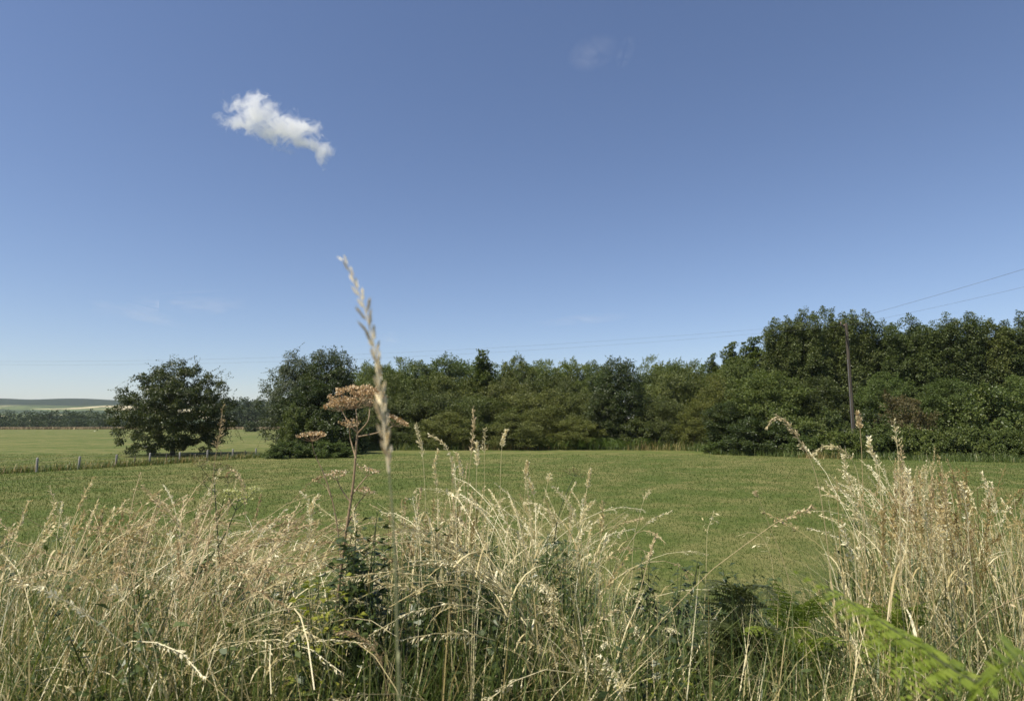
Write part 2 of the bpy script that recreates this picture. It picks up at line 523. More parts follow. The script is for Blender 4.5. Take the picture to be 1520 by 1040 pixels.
make_kind('cherry_tree', [11], 10.4, [(0.2, 2.6), (1.2, 4.3), (3.0, 5.1), (4.8, 5.4), (6.6, 4.8), (8.2, 3.5), (9.5, 2.0), (10.2, 0.7)], 150, 0.6, 1.2, 66000, 0.23, 0.42, M['cherry'], 0.22, rough=1.38, sub=6, squash=0.6, droop=0.5, sprigs=900, sprig_len=1.35, up=0.15, limbs=14)
make_kind('ash_tree', [21, 22], 11.5, [(1.0, 2.0), (3.0, 3.2), (6.0, 3.5), (8.5, 3.1), (10.2, 2.0), (11.4, 0.8)], 90, 0.65, 1.15, 42000, 0.20, 0.45, M['ash'], 0.22, sub=7, squash=0.85, droop=0.3, sprigs=300, sprig_len=0.7, up=0.4)
make_kind('birch_tree', [31], 11.0, [(1.0, 2.2), (3.0, 3.6), (5.5, 3.7), (7.5, 2.9), (9.4, 1.7), (10.9, 0.4)], 85, 0.6, 1.05, 34000, 0.17, 0.5, M['birch'], 0.16, sub=7, squash=1.1, droop=0.8, sprigs=420, sprig_len=0.9, up=0.0)
make_kind('willow_tree', [41, 42, 43], 8.6, [(0.2, 4.0), (1.5, 4.9), (3.5, 5.2), (5.5, 4.7), (7.2, 3.4), (8.5, 1.2)], 34, 1.2, 2.0, 46000, 0.24, 0.34, M['willow'], 0.12, stems=4, limbs=5, sub=16, squash=0.75, droop=-0.15, sprigs=900, sprig_len=0.5, up=0.45, subr=0.34, dome=0.9)
make_kind('sallow_tree', [51, 52], 11.0, [(1.0, 2.6), (3.0, 3.6), (6.0, 3.8), (8.5, 3.3), (10.0, 2.4), (10.9, 1.0)], 80, 0.65, 1.15, 32000, 0.225, 0.42, M['sallow'], 0.18, sub=8, squash=0.9, droop=0.1, sprigs=650, sprig_len=0.65, up=0.55)
make_kind('maple_tree', [61, 62], 11.0, [(1.0, 2.4), (3.0, 3.3), (6.0, 3.6), (8.5, 3.1), (10.0, 2.2), (10.9, 0.9)], 75, 0.65, 1.15, 38000, 0.19, 0.62, M['maple'], 0.18, sub=7, squash=0.85, droop=0.2, sprigs=320, sprig_len=0.65, up=0.5)
make_kind('yellow_willow', [71], 7.6, [(0.3, 2.6), (2.0, 3.2), (4.0, 3.1), (6.0, 2.2), (7.5, 0.8)], 40, 0.6, 1.15, 26000, 0.19, 0.32, M['yellowgreen'], 0.12, stems=3, limbs=5, sub=8, squash=0.85, droop=0.0, sprigs=600, sprig_len=0.55, up=0.6)
for sd in (81, 82, 83):
    rng = np.random.default_rng(sd)
    cl = []
    for k in range(9):
        a, ro = k * 2.4 + rng.uniform(-0.4, 0.4), 0.0 if k == 0 else rng.uniform(1.1, 2.2)
        hh = 14.9 - (0 if k == 0 else rng.uniform(0.3, 3.6))
        z0 = rng.uniform(0.8, 4.0)
        for z in np.arange(z0, hh - 0.2, 0.42):
            u = (z - z0) / (hh - z0)
            w = 0.25 + 0.95 * math.sin(math.pi * min(1, u * 0.60 + 0.2)) ** 0.8
            cl.append([ro * math.cos(a) * (1 - 0.25 * u) + rng.normal(0, 0.3) * w, ro * math.sin(a) * (1 - 0.25 * u) + rng.normal(0, 0.3) * w, z, max(0.28, w * rng.uniform(0.55, 0.9) * (1.1 - u * 0.38))])
    proto('poplar_tree', sd, 15.0, 6.2, trunk_quads(rng, 11.5, 0.22, cl, 8), crown_quads(rng, cl, 115000, 0.142, 0.74, sub=7, squash=1.2, droop=0.2, sprigs=400, sprig_len=0.4, up=0.7), M['poplar'])
make_kind('conical_poplar', [91], 12.0, [(1.0, 1.2), (4.0, 1.7), (7.0, 1.5), (9.5, 0.95), (11.2, 0.5), (11.9, 0.15)], 90, 0.36, 0.62, 24000, 0.19, 0.66, M['maple'], 0.15, sub=7, squash=1.2, droop=0.1, sprigs=280, sprig_len=0.6, up=0.8)
make_kind('hazel_bush', [101, 102], 5.0, [(0.1, 2.2), (1.0, 2.8), (2.5, 2.8), (3.8, 2.0), (4.9, 0.8)], 32, 0.5, 0.95, 17000, 0.20, 0.62, M['maple'], 0.07, stems=4, limbs=4, trunk_h=0.6, sub=7, squash=0.85, droop=0.2, sprigs=320, sprig_len=0.6, up=0.5)
make_kind('russet_bush', [111], 5.0, [(0.1, 2.0), (1.0, 2.6), (2.5, 2.7), (3.8, 1.9), (4.9, 0.8)], 30, 0.5, 0.9, 15000, 0.19, 0.5, M['russet'], 0.07, stems=4, limbs=4, trunk_h=0.6, sub=7, squash=0.85, droop=0.2, sprigs=300, sprig_len=0.5, up=0.4)
make_kind('bramble_bush', [121, 122], 2.4, [(0.0, 2.3), (0.7, 2.5), (1.5, 1.9), (2.3, 0.8)], 34, 0.3, 0.62, 17000, 0.15, 0.62, M['bramble'], 0.03, stems=5, limbs=3, trunk_h=0.6, sub=7, squash=0.75, droop=0.1, sprigs=300, sprig_len=0.55, up=0.7)
make_kind('dark_bush', [131], 5.0, [(0.1, 2.3), (1.0, 2.8), (2.5, 2.8), (3.8, 2.0), (4.9, 0.8)], 32, 0.5, 0.95, 17000, 0.20, 0.55, M['ash'], 0.07, stems=4, limbs=4, trunk_h=0.6, sub=7, squash=0.85, droop=0.2, sprigs=300, sprig_len=0.6, up=0.4)

count = {}


def tree(kind, px, top, Y, wpx, label, group='trees of the wood behind the meadow', cat='tree', name=None, rz=None, part='crown'):
    i = count.get(kind, 0)
    count[kind] = i + 1
    p = PROTO[kind][i % len(PROTO[kind])]
    tp = at(px, top, Y)
    gz = float(ground(tp[0], Y))
    H, W = tp[2] - gz, wpx / FPX * Y
    rng = np.random.default_rng(1000 + int(px) + 7 * int(Y))
    r = empty(name or kind, (tp[0], Y, gz), label, cat, group, rng.uniform(0, 6.28) if rz is None else rz)
    r.scale = (W / p['W'] / 1.08, W / p['W'] / 1.08, H / p['H'] / 1.02)
    for nm, me in (('trunk' if cat == 'tree' else 'stems', p['trunk']), (part, p['crown'])):
        o = bpy.data.objects.new(nm, me)
        COL.objects.link(o)
        o.parent = r
    return r


# alone in the field beyond the fence
tree('cherry_tree', 266, 527, 62, 146, 'broad dark green tree standing alone behind the fence posts', None, rz=0.6)
# clump beside the field gap
LG = 'trees of the clump beside the field gap'
tree('birch_tree', 440, 515, 73, 112, 'hazy grey-green birch with drooping twigs facing the lone tree', LG)
tree('ash_tree', 490, 510, 72, 104, 'tall dark tree next to the birch, behind the rust umbel', LG)
tree('ash_tree', 462, 560, 68, 100, 'mid-height dark tree in front of the birch and tall dark tree', LG)
tree('hazel_bush', 440, 600, 64, 48, 'light green upright bush at the foot of the birch clump', LG, 'bush')
tree('dark_bush', 508, 588, 65, 90, 'dark round bush at the foot of the tall dark tree', LG, 'bush')
tree('bramble_bush', 428, 655, 57, 70, 'low leafy bramble mound nearest the last fence post', 'brambles along the meadow edge', 'bramble', part='foliage')
tree('bramble_bush', 490, 653, 58, 80, 'low bramble mound below the dark bush and rust umbel', 'brambles along the meadow edge', 'bramble', part='foliage')
# back row of the wood
for k, px, top, Y, w, lab in [
    ('sallow_tree', 545, 536, 100, 62, 'tree showing behind the near grass head beside the sky notch'),
    ('sallow_tree', 592, 530, 100, 84, 'grey-green tree on the skyline just beside the near grass head'),
    ('maple_tree', 622, 534, 98, 66, 'light green round-topped tree on the skyline past the near grass head'),
    ('sallow_tree', 668, 527, 102, 104, 'broad pale tree on the skyline beside the pointed spire tree'),
    ('conical_poplar', 717, 511, 96, 60, 'pointed spire-topped tree rising alone over the willow thicket'),
    ('maple_tree', 768, 528, 98, 74, 'bright green tree just past the pointed spire tree'),
    ('sallow_tree', 806, 534, 99, 74, 'second skyline tree past the pointed spire tree'),
    ('sallow_tree', 846, 533, 100, 80, 'soft olive skyline tree before the tall ash-like tree'),
    ('maple_tree', 880, 534, 98, 52, 'small skyline tree touching the tall ash-like tree'),
    ('sallow_tree', 968, 528, 96, 54, 'narrow skyline tree just behind the tall ash-like tree'),
    ('sallow_tree', 1000, 534, 99, 66, 'grey twiggy skyline tree above the olive willow'),
    ('sallow_tree', 1032, 534, 97, 50, 'round dark skyline tree next to the smallest poplar'),
    ('conical_poplar', 1057, 517, 90, 40, 'smallest leaning poplar, first of the skyline poplars'),
    ('conical_poplar', 1085, 499, 86, 60, 'second skyline poplar, between the smallest and the twin-topped one'),
    ('conical_poplar', 1116, 491, 86, 72, 'third skyline poplar, beside the tall poplar stand'),
]:
    tree(k, px, top, Y, w, lab)
for px, top, Y, w, lab in [
    (560, 545, 112, 130, 'rearmost tree glimpsed past the near grass head'),
    (612, 541, 113, 130, 'rearmost tree filling the skyline below the round-topped tree'),
    (690, 536, 113, 130, 'rearmost tree filling the skyline beside the pointed spire tree'),
    (745, 540, 112, 120, 'rearmost tree showing between the spire tree and the bright green one'),
    (792, 538, 113, 120, 'rearmost tree showing behind the second skyline tree past the spire'),
    (868, 541, 112, 130, 'rearmost tree filling the skyline before the tall ash-like tree'),
    (985, 540, 113, 130, 'rearmost tree filling the skyline past the tall ash-like tree'),
    (1040, 540, 112, 120, 'rearmost tree filling the skyline below the smallest poplar'),
    (1110, 532, 104, 120, 'rearmost tree filling the skyline below the third poplar'),
]:
    tree('sallow_tree', px, top, Y, w, lab)
for px, top, Y, w, lab in [
    (1185, 474, 90, 130, 'rear poplar filling the stand behind the tall pointed poplar'),
    (1255, 474, 92, 130, 'rear poplar filling the stand behind the pole'),
    (1325, 478, 90, 140, 'rear poplar filling the stand below the rising wire'),
    (1400, 476, 90, 140, 'rear poplar behind the poplar past the rising wire'),
    (1480, 476, 88, 140, 'rear poplar at the end of the stand'),
]:
    tree('poplar_tree', px, top, Y, w, lab, 'tall poplars around the utility pole')
# willow thicket
WG = 'willows of the thicket along the meadow'
for px, top, Y, w, lab in [
    (575, 556, 92, 130, 'willow dome behind the rust umbel and near grass head'),
    (668, 553, 93, 160, 'high willow dome below the broad pale skyline tree'),
    (752, 562, 92, 120, 'high willow dome below the pointed spire tree'),
    (826, 560, 92, 130, 'high willow dome beside the tall ash-like tree'),
    (560, 586, 82, 110, 'front willow behind the small right-hand umbel'),
    (630, 576, 84, 150, 'broad front willow bush second along the thicket'),
    (716, 590, 82, 140, 'broad front willow bush in the thicket middle'),
    (795, 578, 85, 150, 'broad front willow bush with a pale rounded top'),
    (868, 580, 83, 100, 'front willow bush next to the tall ash-like tree'),
    (668, 612, 77.5, 110, 'low willow bush at the thicket foot behind the grass spikes'),
    (770, 610, 78, 130, 'low willow bush at the thicket foot beside the bracken'),
    (850, 620, 78, 96, 'low willow bush directly behind the bracken patch'),
    (590, 622, 79, 110, 'low willow bush at the thicket foot by the near grass head'),
]:
    tree('willow_tree', px, top, Y, w, lab, WG)
tree('ash_tree', 923, 523, 82, 92, 'tall ash-like tree with shaded hollows in the wood middle', rz=2.0)
tree('ash_tree', 895, 575, 80, 70, 'dark shaded tree tucked beside the tall ash-like tree')
tree('dark_bush', 945, 618, 78, 60, 'dark bush at the foot of the tall ash-like tree', cat='bush')
tree('willow_tree', 1002, 545, 86, 150, 'olive-green willow beyond the tall ash-like tree', WG)
tree('willow_tree', 985, 590, 80, 96, 'low olive willow bush behind the dry grass strip', WG)
tree('yellow_willow', 1062, 556, 78, 86, 'yellowish green willow lighter than all its neighbours')
tree('yellow_willow', 1028, 596, 76, 70, 'small yellowish green willow in front of the olive willow')
tree('sallow_tree', 1092, 530, 82, 90, 'grey-green tree below the twin skyline poplars')
# poplar stand around the pole
PG = 'tall poplars around the utility pole'
for px, top, Y, w, lab in [
    (1160, 466, 80, 96, 'outermost poplar of the tall stand, beside the third skyline poplar'),
    (1192, 452, 78, 92, 'tall pointed poplar a crown-width before the utility pole'),
    (1232, 451, 80, 92, 'tallest poplar directly behind the pole crossarm'),
    (1260, 456, 78, 100, 'poplar just past the utility pole'),
    (1306, 470, 77, 96, 'poplar below the wire rising from the pole'),
    (1352, 464, 76, 100, 'broad poplar where the rising wire leaves the trees'),
    (1408, 458, 75, 104, 'poplar beyond the rising wire'),
    (1462, 466, 74, 104, 'last but one poplar of the tall stand'),
    (1516, 454, 73, 104, 'last poplar at the end of the tall stand'),
]:
    tree('poplar_tree', px, top, Y, w, lab, PG)
for k, px, top, Y, w, lab, c in [
    ('sallow_tree', 1135, 548, 70, 130, 'wide dark green tree below the poplars, in front of the wood', 'tree'),
    ('ash_tree', 1080, 590, 70, 90, 'low dark tree at the meadow edge by the yellowish willow', 'tree'),
    ('ash_tree', 1205, 556, 70, 100, 'dark tree under the poplars beside the pole', 'tree'),
    ('hazel_bush', 1170, 600, 64, 90, 'bush in deep shade below the wide dark green tree', 'bush'),
    ('dark_bush', 1120, 618, 63, 100, 'dark bush at the meadow edge below the wide dark tree', 'bush'),
    ('hazel_bush', 1234, 606, 64, 60, 'light green bush just before the pole foot', 'bush'),
    ('sallow_tree', 1312, 552, 70, 88, 'pale bushy tree behind the russet bush', 'tree'),
    ('russet_bush', 1336, 578, 64, 84, 'russet-tinged bush behind the tall dry grass clump', 'bush'),
    ('dark_bush', 1290, 606, 65, 66, 'dark bush between the pole foot and the russet bush', 'bush'),
    ('sallow_tree', 1402, 560, 68, 100, 'bushy tree past the russet bush', 'tree'),
    ('hazel_bush', 1462, 570, 64, 100, 'green bush below the last but one poplar', 'bush'),
    ('sallow_tree', 1520, 556, 66, 110, 'bushy tree below the last poplar', 'tree'),
]:
    tree(k, px, top, Y, w, lab, cat=c)
for px, top, Y, w, lab in [
    (1080, 652, 66, 90, 'bramble mound at the meadow edge below the low dark tree'),
    (1140, 652, 63, 80, 'bramble mound at the foot of the shaded bush'),
    (1196, 646, 60, 84, 'bramble mound behind the two arching grass heads'),
    (1248, 636, 58, 86, 'bramble mound hiding the foot of the utility pole'),
    (1304, 628, 57, 86, 'bramble mound below the russet bush'),
    (1356, 630, 56, 84, 'bramble mound behind the tallest dry grass clump'),
    (1412, 634, 55, 84, 'bramble mound below the bushy tree past the russet bush'),
    (1466, 632, 55, 84, 'bramble mound below the last but one poplar'),
    (1516, 636, 54, 84, 'bramble mound at the end of the bramble row'),
]:
    tree('bramble_bush', px, top, Y, w, lab, 'brambles along the meadow edge', 'bramble', part='foliage')
tree('dark_bush', 374, 625, 235, 22, 'small round bush alone in the far field beyond the lone tree', None, 'bush')


# far wood beyond the second field: one mass
def far_wood(name, spans, label):
    rng = np.random.default_rng(5)
    cl = []
    for px0, px1, top0, top1, Y in spans:
        n = int((px1 - px0) / 3.2)
        for i in range(n):
            u = (i + rng.random()) / n
            t = at(px0 + (px1 - px0) * u, top0 + (top1 - top0) * u + rng.normal(0, 1.3), Y + rng.uniform(-8, 12))
            r = rng.uniform(3.0, 5.0)
            z = t[2] - r * 0.8
            while z > -1:
                cl.append([t[0] + rng.normal(0, 2), t[1] + rng.normal(0, 3), z, r])
                z -= r * 1.1
    q = crown_quads(rng, cl, 60000, 1.1, 0.7, sub=6, squash=0.9, sprigs=300, sprig_len=1.6, up=0.5)
    return tag(q.build(name, M['farwood']), label, 'woods', kind='stuff')


far_wood('woods', [(318, 440, 593, 594, 420), (330, 440, 606, 604, 405), (-60, 210, 614, 611, 520), (-60, 190, 624, 621, 470)], 'distant dark wood along the far edge of the second field')

# ------------------------------------------------------------------ ripe wheat beyond the far field
rng = np.random.default_rng(3)
q = Quads()
n = 26000
x = rng.uniform(-480, -90, n)
y = 330 + 60 * rng.random(n) ** 1.6 + 0.02 * x
P = np.stack([x, y, ground(x, y) - 0.05], 1)
ax = nrm(np.array([0, 0, 1.0]) + rng.normal(0, 0.12, (n, 3)))
q.leaves(P, ax, nrm(np.cross(ax, rand_dir(rng, n))), rng.uniform(0.8, 1.15, n) * 1.15, 0.9, rng.random(n))
tag(q.build('wheat', M['wheat']), 'pale strip of ripe wheat at the far end of the fields', 'crop', kind='stuff')

# ------------------------------------------------------------------ grass tools
def grass_curves(rng, root, L, az, lean, bend, K=8, power=1.6):
    N = len(root)
    t = np.linspace(0, 1, K)
    th = lean[:, None] + bend[:, None] * t[None] ** power
    d = np.stack([np.sin(th) * np.cos(az)[:, None], np.sin(th) * np.sin(az)[:, None], np.cos(th)], -1)
    step = (L / (K - 1))[:, None, None] * d
    P = np.concatenate([np.zeros((N, 1, 3)), np.cumsum(step[:, 1:], 1)], 1)
    return root[:, None] + P


def along(P, s):
    K = P.shape[1]
    f = np.clip(s, 0, 1) * (K - 1)
    i = np.minimum(f.astype(int), K - 2)
    r = np.arange(len(P))[:, None]
    a, b = P[r, i], P[r, i + 1]
    w = (f - i)[..., None]
    return a * (1 - w) + b * w, nrm(b - a)


def panicle(q, rng, P, f0, Mn, bmax, sl, sw, droop=0.3, tint=None, m=0, branch_w=0.0005, tight=1.0, shape=0.8):
    """Seed heads: Mn spikelets along the last part f0 of each curve, on branches up to bmax long."""
    N = len(P)
    f0 = np.broadcast_to(np.asarray(f0, float).reshape(-1, 1), (N, 1))
    rel = rng.random((N, Mn))
    pos, tan = along(P, 1 - f0 * (1 - rel))
    rad = rand_dir(rng, N * Mn).reshape(N, Mn, 3)
    rad = nrm(rad - tan * np.sum(rad * tan, -1, keepdims=True))
    bmax = np.broadcast_to(np.asarray(bmax, float).reshape(-1, 1), (N, 1))
    bl = bmax * ((1 - rel) * 0.9 + 0.1) ** shape * (0.25 + 0.75 * rng.random((N, Mn)))
    dz = np.array([0, 0, -1.0])
    bd = nrm(tan * 0.9 * tight + rad * 0.75 + dz * droop)
    tip = pos + bd * bl[..., None]
    ax = nrm(tan * 0.8 * tight + rad * 0.45 + rng.normal(0, 0.25, (N, Mn, 3)) + dz * droop * 1.2)
    sd = nrm(np.cross(ax, rand_dir(rng, N * Mn).reshape(N, Mn, 3)))
    tt = rng.beta(2, 2, (N, Mn)) if tint is None else np.clip(np.asarray(tint).reshape(-1, 1) + rng.normal(0, 0.14, (N, Mn)), 0, 1)
    L = sl * rng.uniform(0.7, 1.3, N * Mn)
    q.leaves(tip.reshape(-1, 3), ax.reshape(-1, 3), sd.reshape(-1, 3), L, L * sw / sl, tt.reshape(-1), m)
    if branch_w and float(bmax.max()) > 0.012:
        B = np.stack([pos, (pos + tip) / 2 + np.array([0, 0, 0.08]) * bl[..., None], tip], 2).reshape(-1, 3, 3)
        q.ribbons(B, np.full((len(B), 3), branch_w), nrm(np.cross(bd.reshape(-1, 3), rand_dir(rng, len(B)))), tt.reshape(-1) * 0.8, m)


# ------------------------------------------------------------------ verge grass: one mass nobody could count
# height of the grass tops (row in the photograph) for each column, and how dry / dense each column is
TOPX = [0, 100, 180, 250, 330, 420, 470, 530, 590, 680, 750, 830, 900, 950, 1040, 1140, 1215, 1260, 1310, 1380, 1450, 1520]
TOPY = [740, 735, 728, 708, 730, 775, 800, 830, 730, 712, 732, 722, 785, 845, 860, 870, 795, 700, 680, 680, 690, 710]
DENX = [0, 400, 470, 540, 590, 850, 940, 1040, 1180, 1240, 1520]
DENY = [1.0, 1.0, 0.5, 0.5, 1.2, 1.2, 0.45, 0.15, 0.2, 1.3, 1.3]


def verge_points(rng, n, y0, y1, weighted=True):
    px = rng.uniform(-60, 1580, n * 3)
    if weighted:
        keep = rng.random(n * 3) * 1.3 < np.interp(px, DENX, DENY)
        px = px[keep]
    px = px[:n]
    Y = y0 * (y1 / y0) ** rng.random(len(px))
    return px, Y


def tip_height(px, py, Y):
    yc = (CY - py) / FPX
    return EYE + (SN + yc * CS) * Y / (CS - yc * SN)


def dirs(az):
    return np.stack([-np.sin(az), np.cos(az), np.zeros_like(az)], -1)


rng = np.random.default_rng(17)
# 1. flowering stalks, straw coloured, standing in tussocks that lean their own way
qs = Quads()
tpx, tY = verge_points(rng, 125, 2.0, 5.2)
nt_ = len(tpx)
tleft = np.interp(tpx, [430, 560], [1, 0])
taz = np.where(rng.random(nt_) < 0.5, math.pi, 0) + rng.normal(0, 0.7, nt_)
taz = np.where((tpx > 1185) & (tpx < 1300), rng.normal(0, 0.5, nt_), taz)
taz = np.where((tpx > 900) & (tpx < 1030), math.pi + rng.normal(0, 0.5, nt_), taz)
tlean = np.abs(rng.normal(0.04, 0.08, nt_)) + tleft * np.abs(rng.normal(0.25, 0.22, nt_))
tbend = np.abs(rng.normal(0.4, 0.45, nt_)) + tleft * np.abs(rng.normal(0.5, 0.35, nt_))
arch = (tpx > 790) & (tpx < 950)
tbend = np.where(arch, rng.uniform(0.3, 1.6, nt_), tbend)
upright = tpx > 1200
tlean = np.where(upright, tlean * 0.5, tlean)
tbend = np.where(upright, tbend * 0.45, tbend)
ttint = rng.beta(3.0, 1.7, nt_)
tform = rng.random(nt_)
tkind = np.where((tpx > 1225) & (rng.random(nt_) < 0.6), 2, np.where(rng.random(nt_) < np.interp(tpx, [380, 640], [0.55, 0.15]), 1, 0))
ttop = np.abs(rng.normal(0, 28, nt_))
N = 1150
w_ = rng.gamma(1.6, 1, nt_)
ti = rng.choice(nt_, N, p=w_ / w_.sum())
spread = rng.normal(0, 0.075, (N, 2))
lone = rng.random(N) < 0.2
Y = np.where(lone, 2.0 * 2.7 ** rng.random(N), tY[ti] + spread[:, 0])
Y = np.maximum(Y, 1.7)
x = np.where(lone, (rng.uniform(-40, 1560, N) - CX) / FPX * Y, (tpx[ti] - CX) / FPX * tY[ti] + spread[:, 1])
px = CX + x / Y * FPX
keep = ~((px > 1015) & (px < 1215) & (Y < 3.1)) & ~((px > 485) & (px < 560) & (Y < 2.45))
keep &= ~((px > 1030) & (px < 1200) & (Y < 4) & (rng.random(N) < 0.7))
keep &= ~lone | (rng.random(N) * 1.2 < np.interp(px, DENX, DENY))
x, Y, px, ti, lone = x[keep], Y[keep], px[keep], ti[keep], lone[keep]
N = len(px)
gz = ground(x, Y)
tops = np.interp(px, TOPX, TOPY) + ttop[ti] + np.abs(rng.normal(0, 1, N)) * 40 - 8 - 45 * (rng.random(N) < 0.12)
h = np.clip(tip_height(px, tops, Y) - gz, 0.22, 1.35)
az = taz[ti] + rng.normal(0, 0.55, N)
lean = np.clip(tlean[ti] + rng.normal(0, 0.09, N), 0, 1.1)
bend = np.clip(tbend[ti] + rng.normal(0, 0.35, N), 0, 2.1)
lean = np.where((rng.random(N) < 0.10) & (px < 1000), rng.uniform(0.6, 1.25, N), lean)        # some are knocked over
eff = np.cos(lean + bend * 0.38)
L = np.clip(h / np.maximum(eff, 0.45), 0.2, 1.35)
P = grass_curves(rng, np.stack([x, Y, gz - 0.02], 1), L, az, lean, bend, 12, 2.0)
P[:, 1:] += np.cumsum(rng.normal(0, 0.004, (N, 11, 3)), 1)
tint = np.clip(ttint[ti] + rng.normal(0, 0.16, N), 0, 1)
tt = np.linspace(0, 1, P.shape[1])
kinds = tkind[ti]
for kd in (0, 1, 2):
    s = kinds == kd
    rr = (0.0019 * (1 - 0.5 * tt))[None] * rng.uniform(0.7, 1.4, s.sum())[:, None]
    qs.tubes(P[s], rr, tint[s], kd)
    Ps, ts = P[s], tint[s]
    form = np.clip(tform[ti][s] + rng.normal(0, 0.12, s.sum()), 0, 1)
    a = form < 0.42                      # narrow heads
    panicle(qs, rng, Ps[a], rng.uniform(0.10, 0.2, a.sum()), 64, 0.009, 0.014, 0.0048, 0.1, ts[a], kd)
    b = (form >= 0.42) & (form < 0.84)   # feathery one-sided heads
    panicle(qs, rng, Ps[b], rng.uniform(0.16, 0.3, b.sum()), 60, 0.032, 0.012, 0.0034, 0.35, ts[b], kd)
    # the rest lost their heads: bare straws
# dead leaves hanging from the stalks
s = rng.choice(len(P), 3000)
p0, tn = along(P[s], rng.uniform(0.1, 0.75, (len(s), 1)))
naz = rng.uniform(0, 6.28, len(s))
D = grass_curves(rng, p0[:, 0], rng.uniform(0.10, 0.28, len(s)), naz, rng.uniform(0.3, 0.9, len(s)), rng.uniform(0.6, 2.2, len(s)), 6, 1.2)
qs.ribbons(D, (0.0025 * np.array([1, 1, 0.9, 0.7, 0.45, 0.05]))[None] * rng.uniform(0.6, 1.7, len(s))[:, None], dirs(naz), rng.beta(2, 2, len(s)), 0)
tag(qs.build('dry_grass', [M['straw'], M['pink_straw'], M['gold_straw']]), 'tall dry straw-coloured grass covering the verge in front of the meadow', 'grass', kind='stuff')

# 2. blades of the sward: green below, mixed with dead thatch
qb = Quads()
px, Y = verge_points(rng, 70000, 1.7, 8.5, False)
x = (px - CX) / FPX * Y
gz = ground(x, Y)
cover = np.interp(px, TOPX, TOPY) + 75
hmax = np.clip(tip_height(px, cover, Y) - gz, 0.12, 0.75)
h = hmax * rng.uniform(0.35, 1.1, len(px)) * np.where(Y > 5.5, 0.75, 1)
az = rng.uniform(0, 6.28, len(px))
B = grass_curves(rng, np.stack([x, Y, gz - 0.02], 1), h * 1.15, az, np.abs(rng.normal(0.1, 0.2, len(px))), np.abs(rng.normal(0.8, 0.6, len(px))), 6, 1.5)
green = np.clip(rng.beta(1.6, 2.0, len(px)), 0, 0.98)
wv = np.array([0.8, 1, 0.95, 0.75, 0.45, 0.04])[None] * rng.uniform(0.0013, 0.0034, len(px))[:, None]
patchy = 0.5 + 0.5 * np.sin(x * 3.1 + 2 * np.sin(Y * 2.3)) * np.sin(Y * 2.7 + 1.5 * np.sin(x * 1.9))
dead = rng.random(len(px)) < np.clip(0.04 + 0.24 * patchy + 0.16 * (px < 420) + 0.16 * (px > 1225), 0, 0.9)
for mi, sel in ((0, ~dead), (1, dead)):
    qb.ribbons(B[sel], wv[sel], dirs(az[sel]), green[sel], mi)
tag(qb.build('green_grass', [M['blade'], M['straw']]), 'tangled green and withered grass blades low on the verge', 'grass', kind='stuff')

# 3. broad-leaved weeds in the grass
qw = Quads()
px, Y = verge_points(rng, 2300, 1.9, 5.0, False)
wgt = np.interp(px, [0, 430, 480, 560, 620, 720, 760, 900, 960, 1040, 1120, 1220, 1520], [0.25, 0.3, 1, 0.8, 0.95, 0.9, 0.5, 0.35, 0.75, 0.7, 0.4, 0.2, 0.25])
s = rng.random(len(px)) < wgt
px, Y = px[s], Y[s]
x = (px - CX) / FPX * Y
gz = ground(x, Y)
h = np.clip(tip_height(px, np.interp(px, TOPX, TOPY) + 55, Y) - gz, 0.15, 0.75) * rng.uniform(0.5, 1, len(px))
az = rng.uniform(0, 6.28, len(px))
S = grass_curves(rng, np.stack([x, Y, gz], 1), h, az, np.abs(rng.normal(0, 0.12, len(px))), np.abs(rng.normal(0.1, 0.2, len(px))), 8)
qw.tubes(S, np.full(S.shape[:2], 0.0022), 0.4)
Mn = 34
sv = rng.uniform(0.12, 1, (len(px), Mn))
p0, tn = along(S, sv)
la = rng.uniform(0, 6.28, (len(px), Mn))
axl = nrm(np.stack([np.cos(la), np.sin(la), rng.normal(0.05, 0.35, la.shape)], -1))
nor = nrm(np.array([0, 0, 1.0]) + rng.normal(0, 0.35, axl.shape))
LL = (0.075 * (1.1 - 0.65 * sv) * rng.uniform(0.6, 1.3, sv.shape)).reshape(-1)
qw.leaves(p0.reshape(-1, 3), axl.reshape(-1, 3), nrm(np.cross(axl, nor)).reshape(-1, 3), LL, LL * 0.5, np.clip(np.repeat(rng.beta(2, 2.6, len(px)), Mn) + rng.normal(0, 0.15, LL.size), 0, 1))
tag(qw.build('weeds', [M['herb']]), 'dark green leafy weeds growing among the verge grass', 'weeds', kind='stuff')

# 4. short turf of the meadow, and the rank grass on its margins
qf = Quads()
n = 210000
Yf = 9.0 * (64 / 9.0) ** rng.random(n) ** 0.9
pxf = rng.uniform(-30, 1550, n)
xf = (pxf - CX) / FPX * Yf
sc = np.clip(Yf / 14, 0.75, 2.6)
pn = 0.5 * patches(xf, Yf, 3.5, 1) + 0.3 * patches(xf, Yf, 1.1, 2) + 0.2 * patches(xf, Yf, 9.0, 3)
hf = rng.uniform(0.035, 0.085, n) * sc ** 0.5 * (0.6 + 0.8 * pn)
ax = nrm(np.array([0, 0, 1.0]) + rng.normal(0, 0.45, (n, 3)))
qf.leaves(np.stack([xf, Yf, ground(xf, Yf) - 0.005], 1), ax, nrm(np.cross(ax, rand_dir(rng, n))), hf, 0.011 * sc, np.clip(rng.beta(2, 2.4, n) * 0.7 + 0.62 * (pn - 0.42) + (rng.random(n) < 0.03 + 0.16 * (pn > 0.64)) * 0.5, 0, 1), belly=0.25)
tag(qf.build('grass', [M['field_blade']]), 'short green turf of the meadow with faded patches', 'grass', kind='stuff')

qm = Quads()


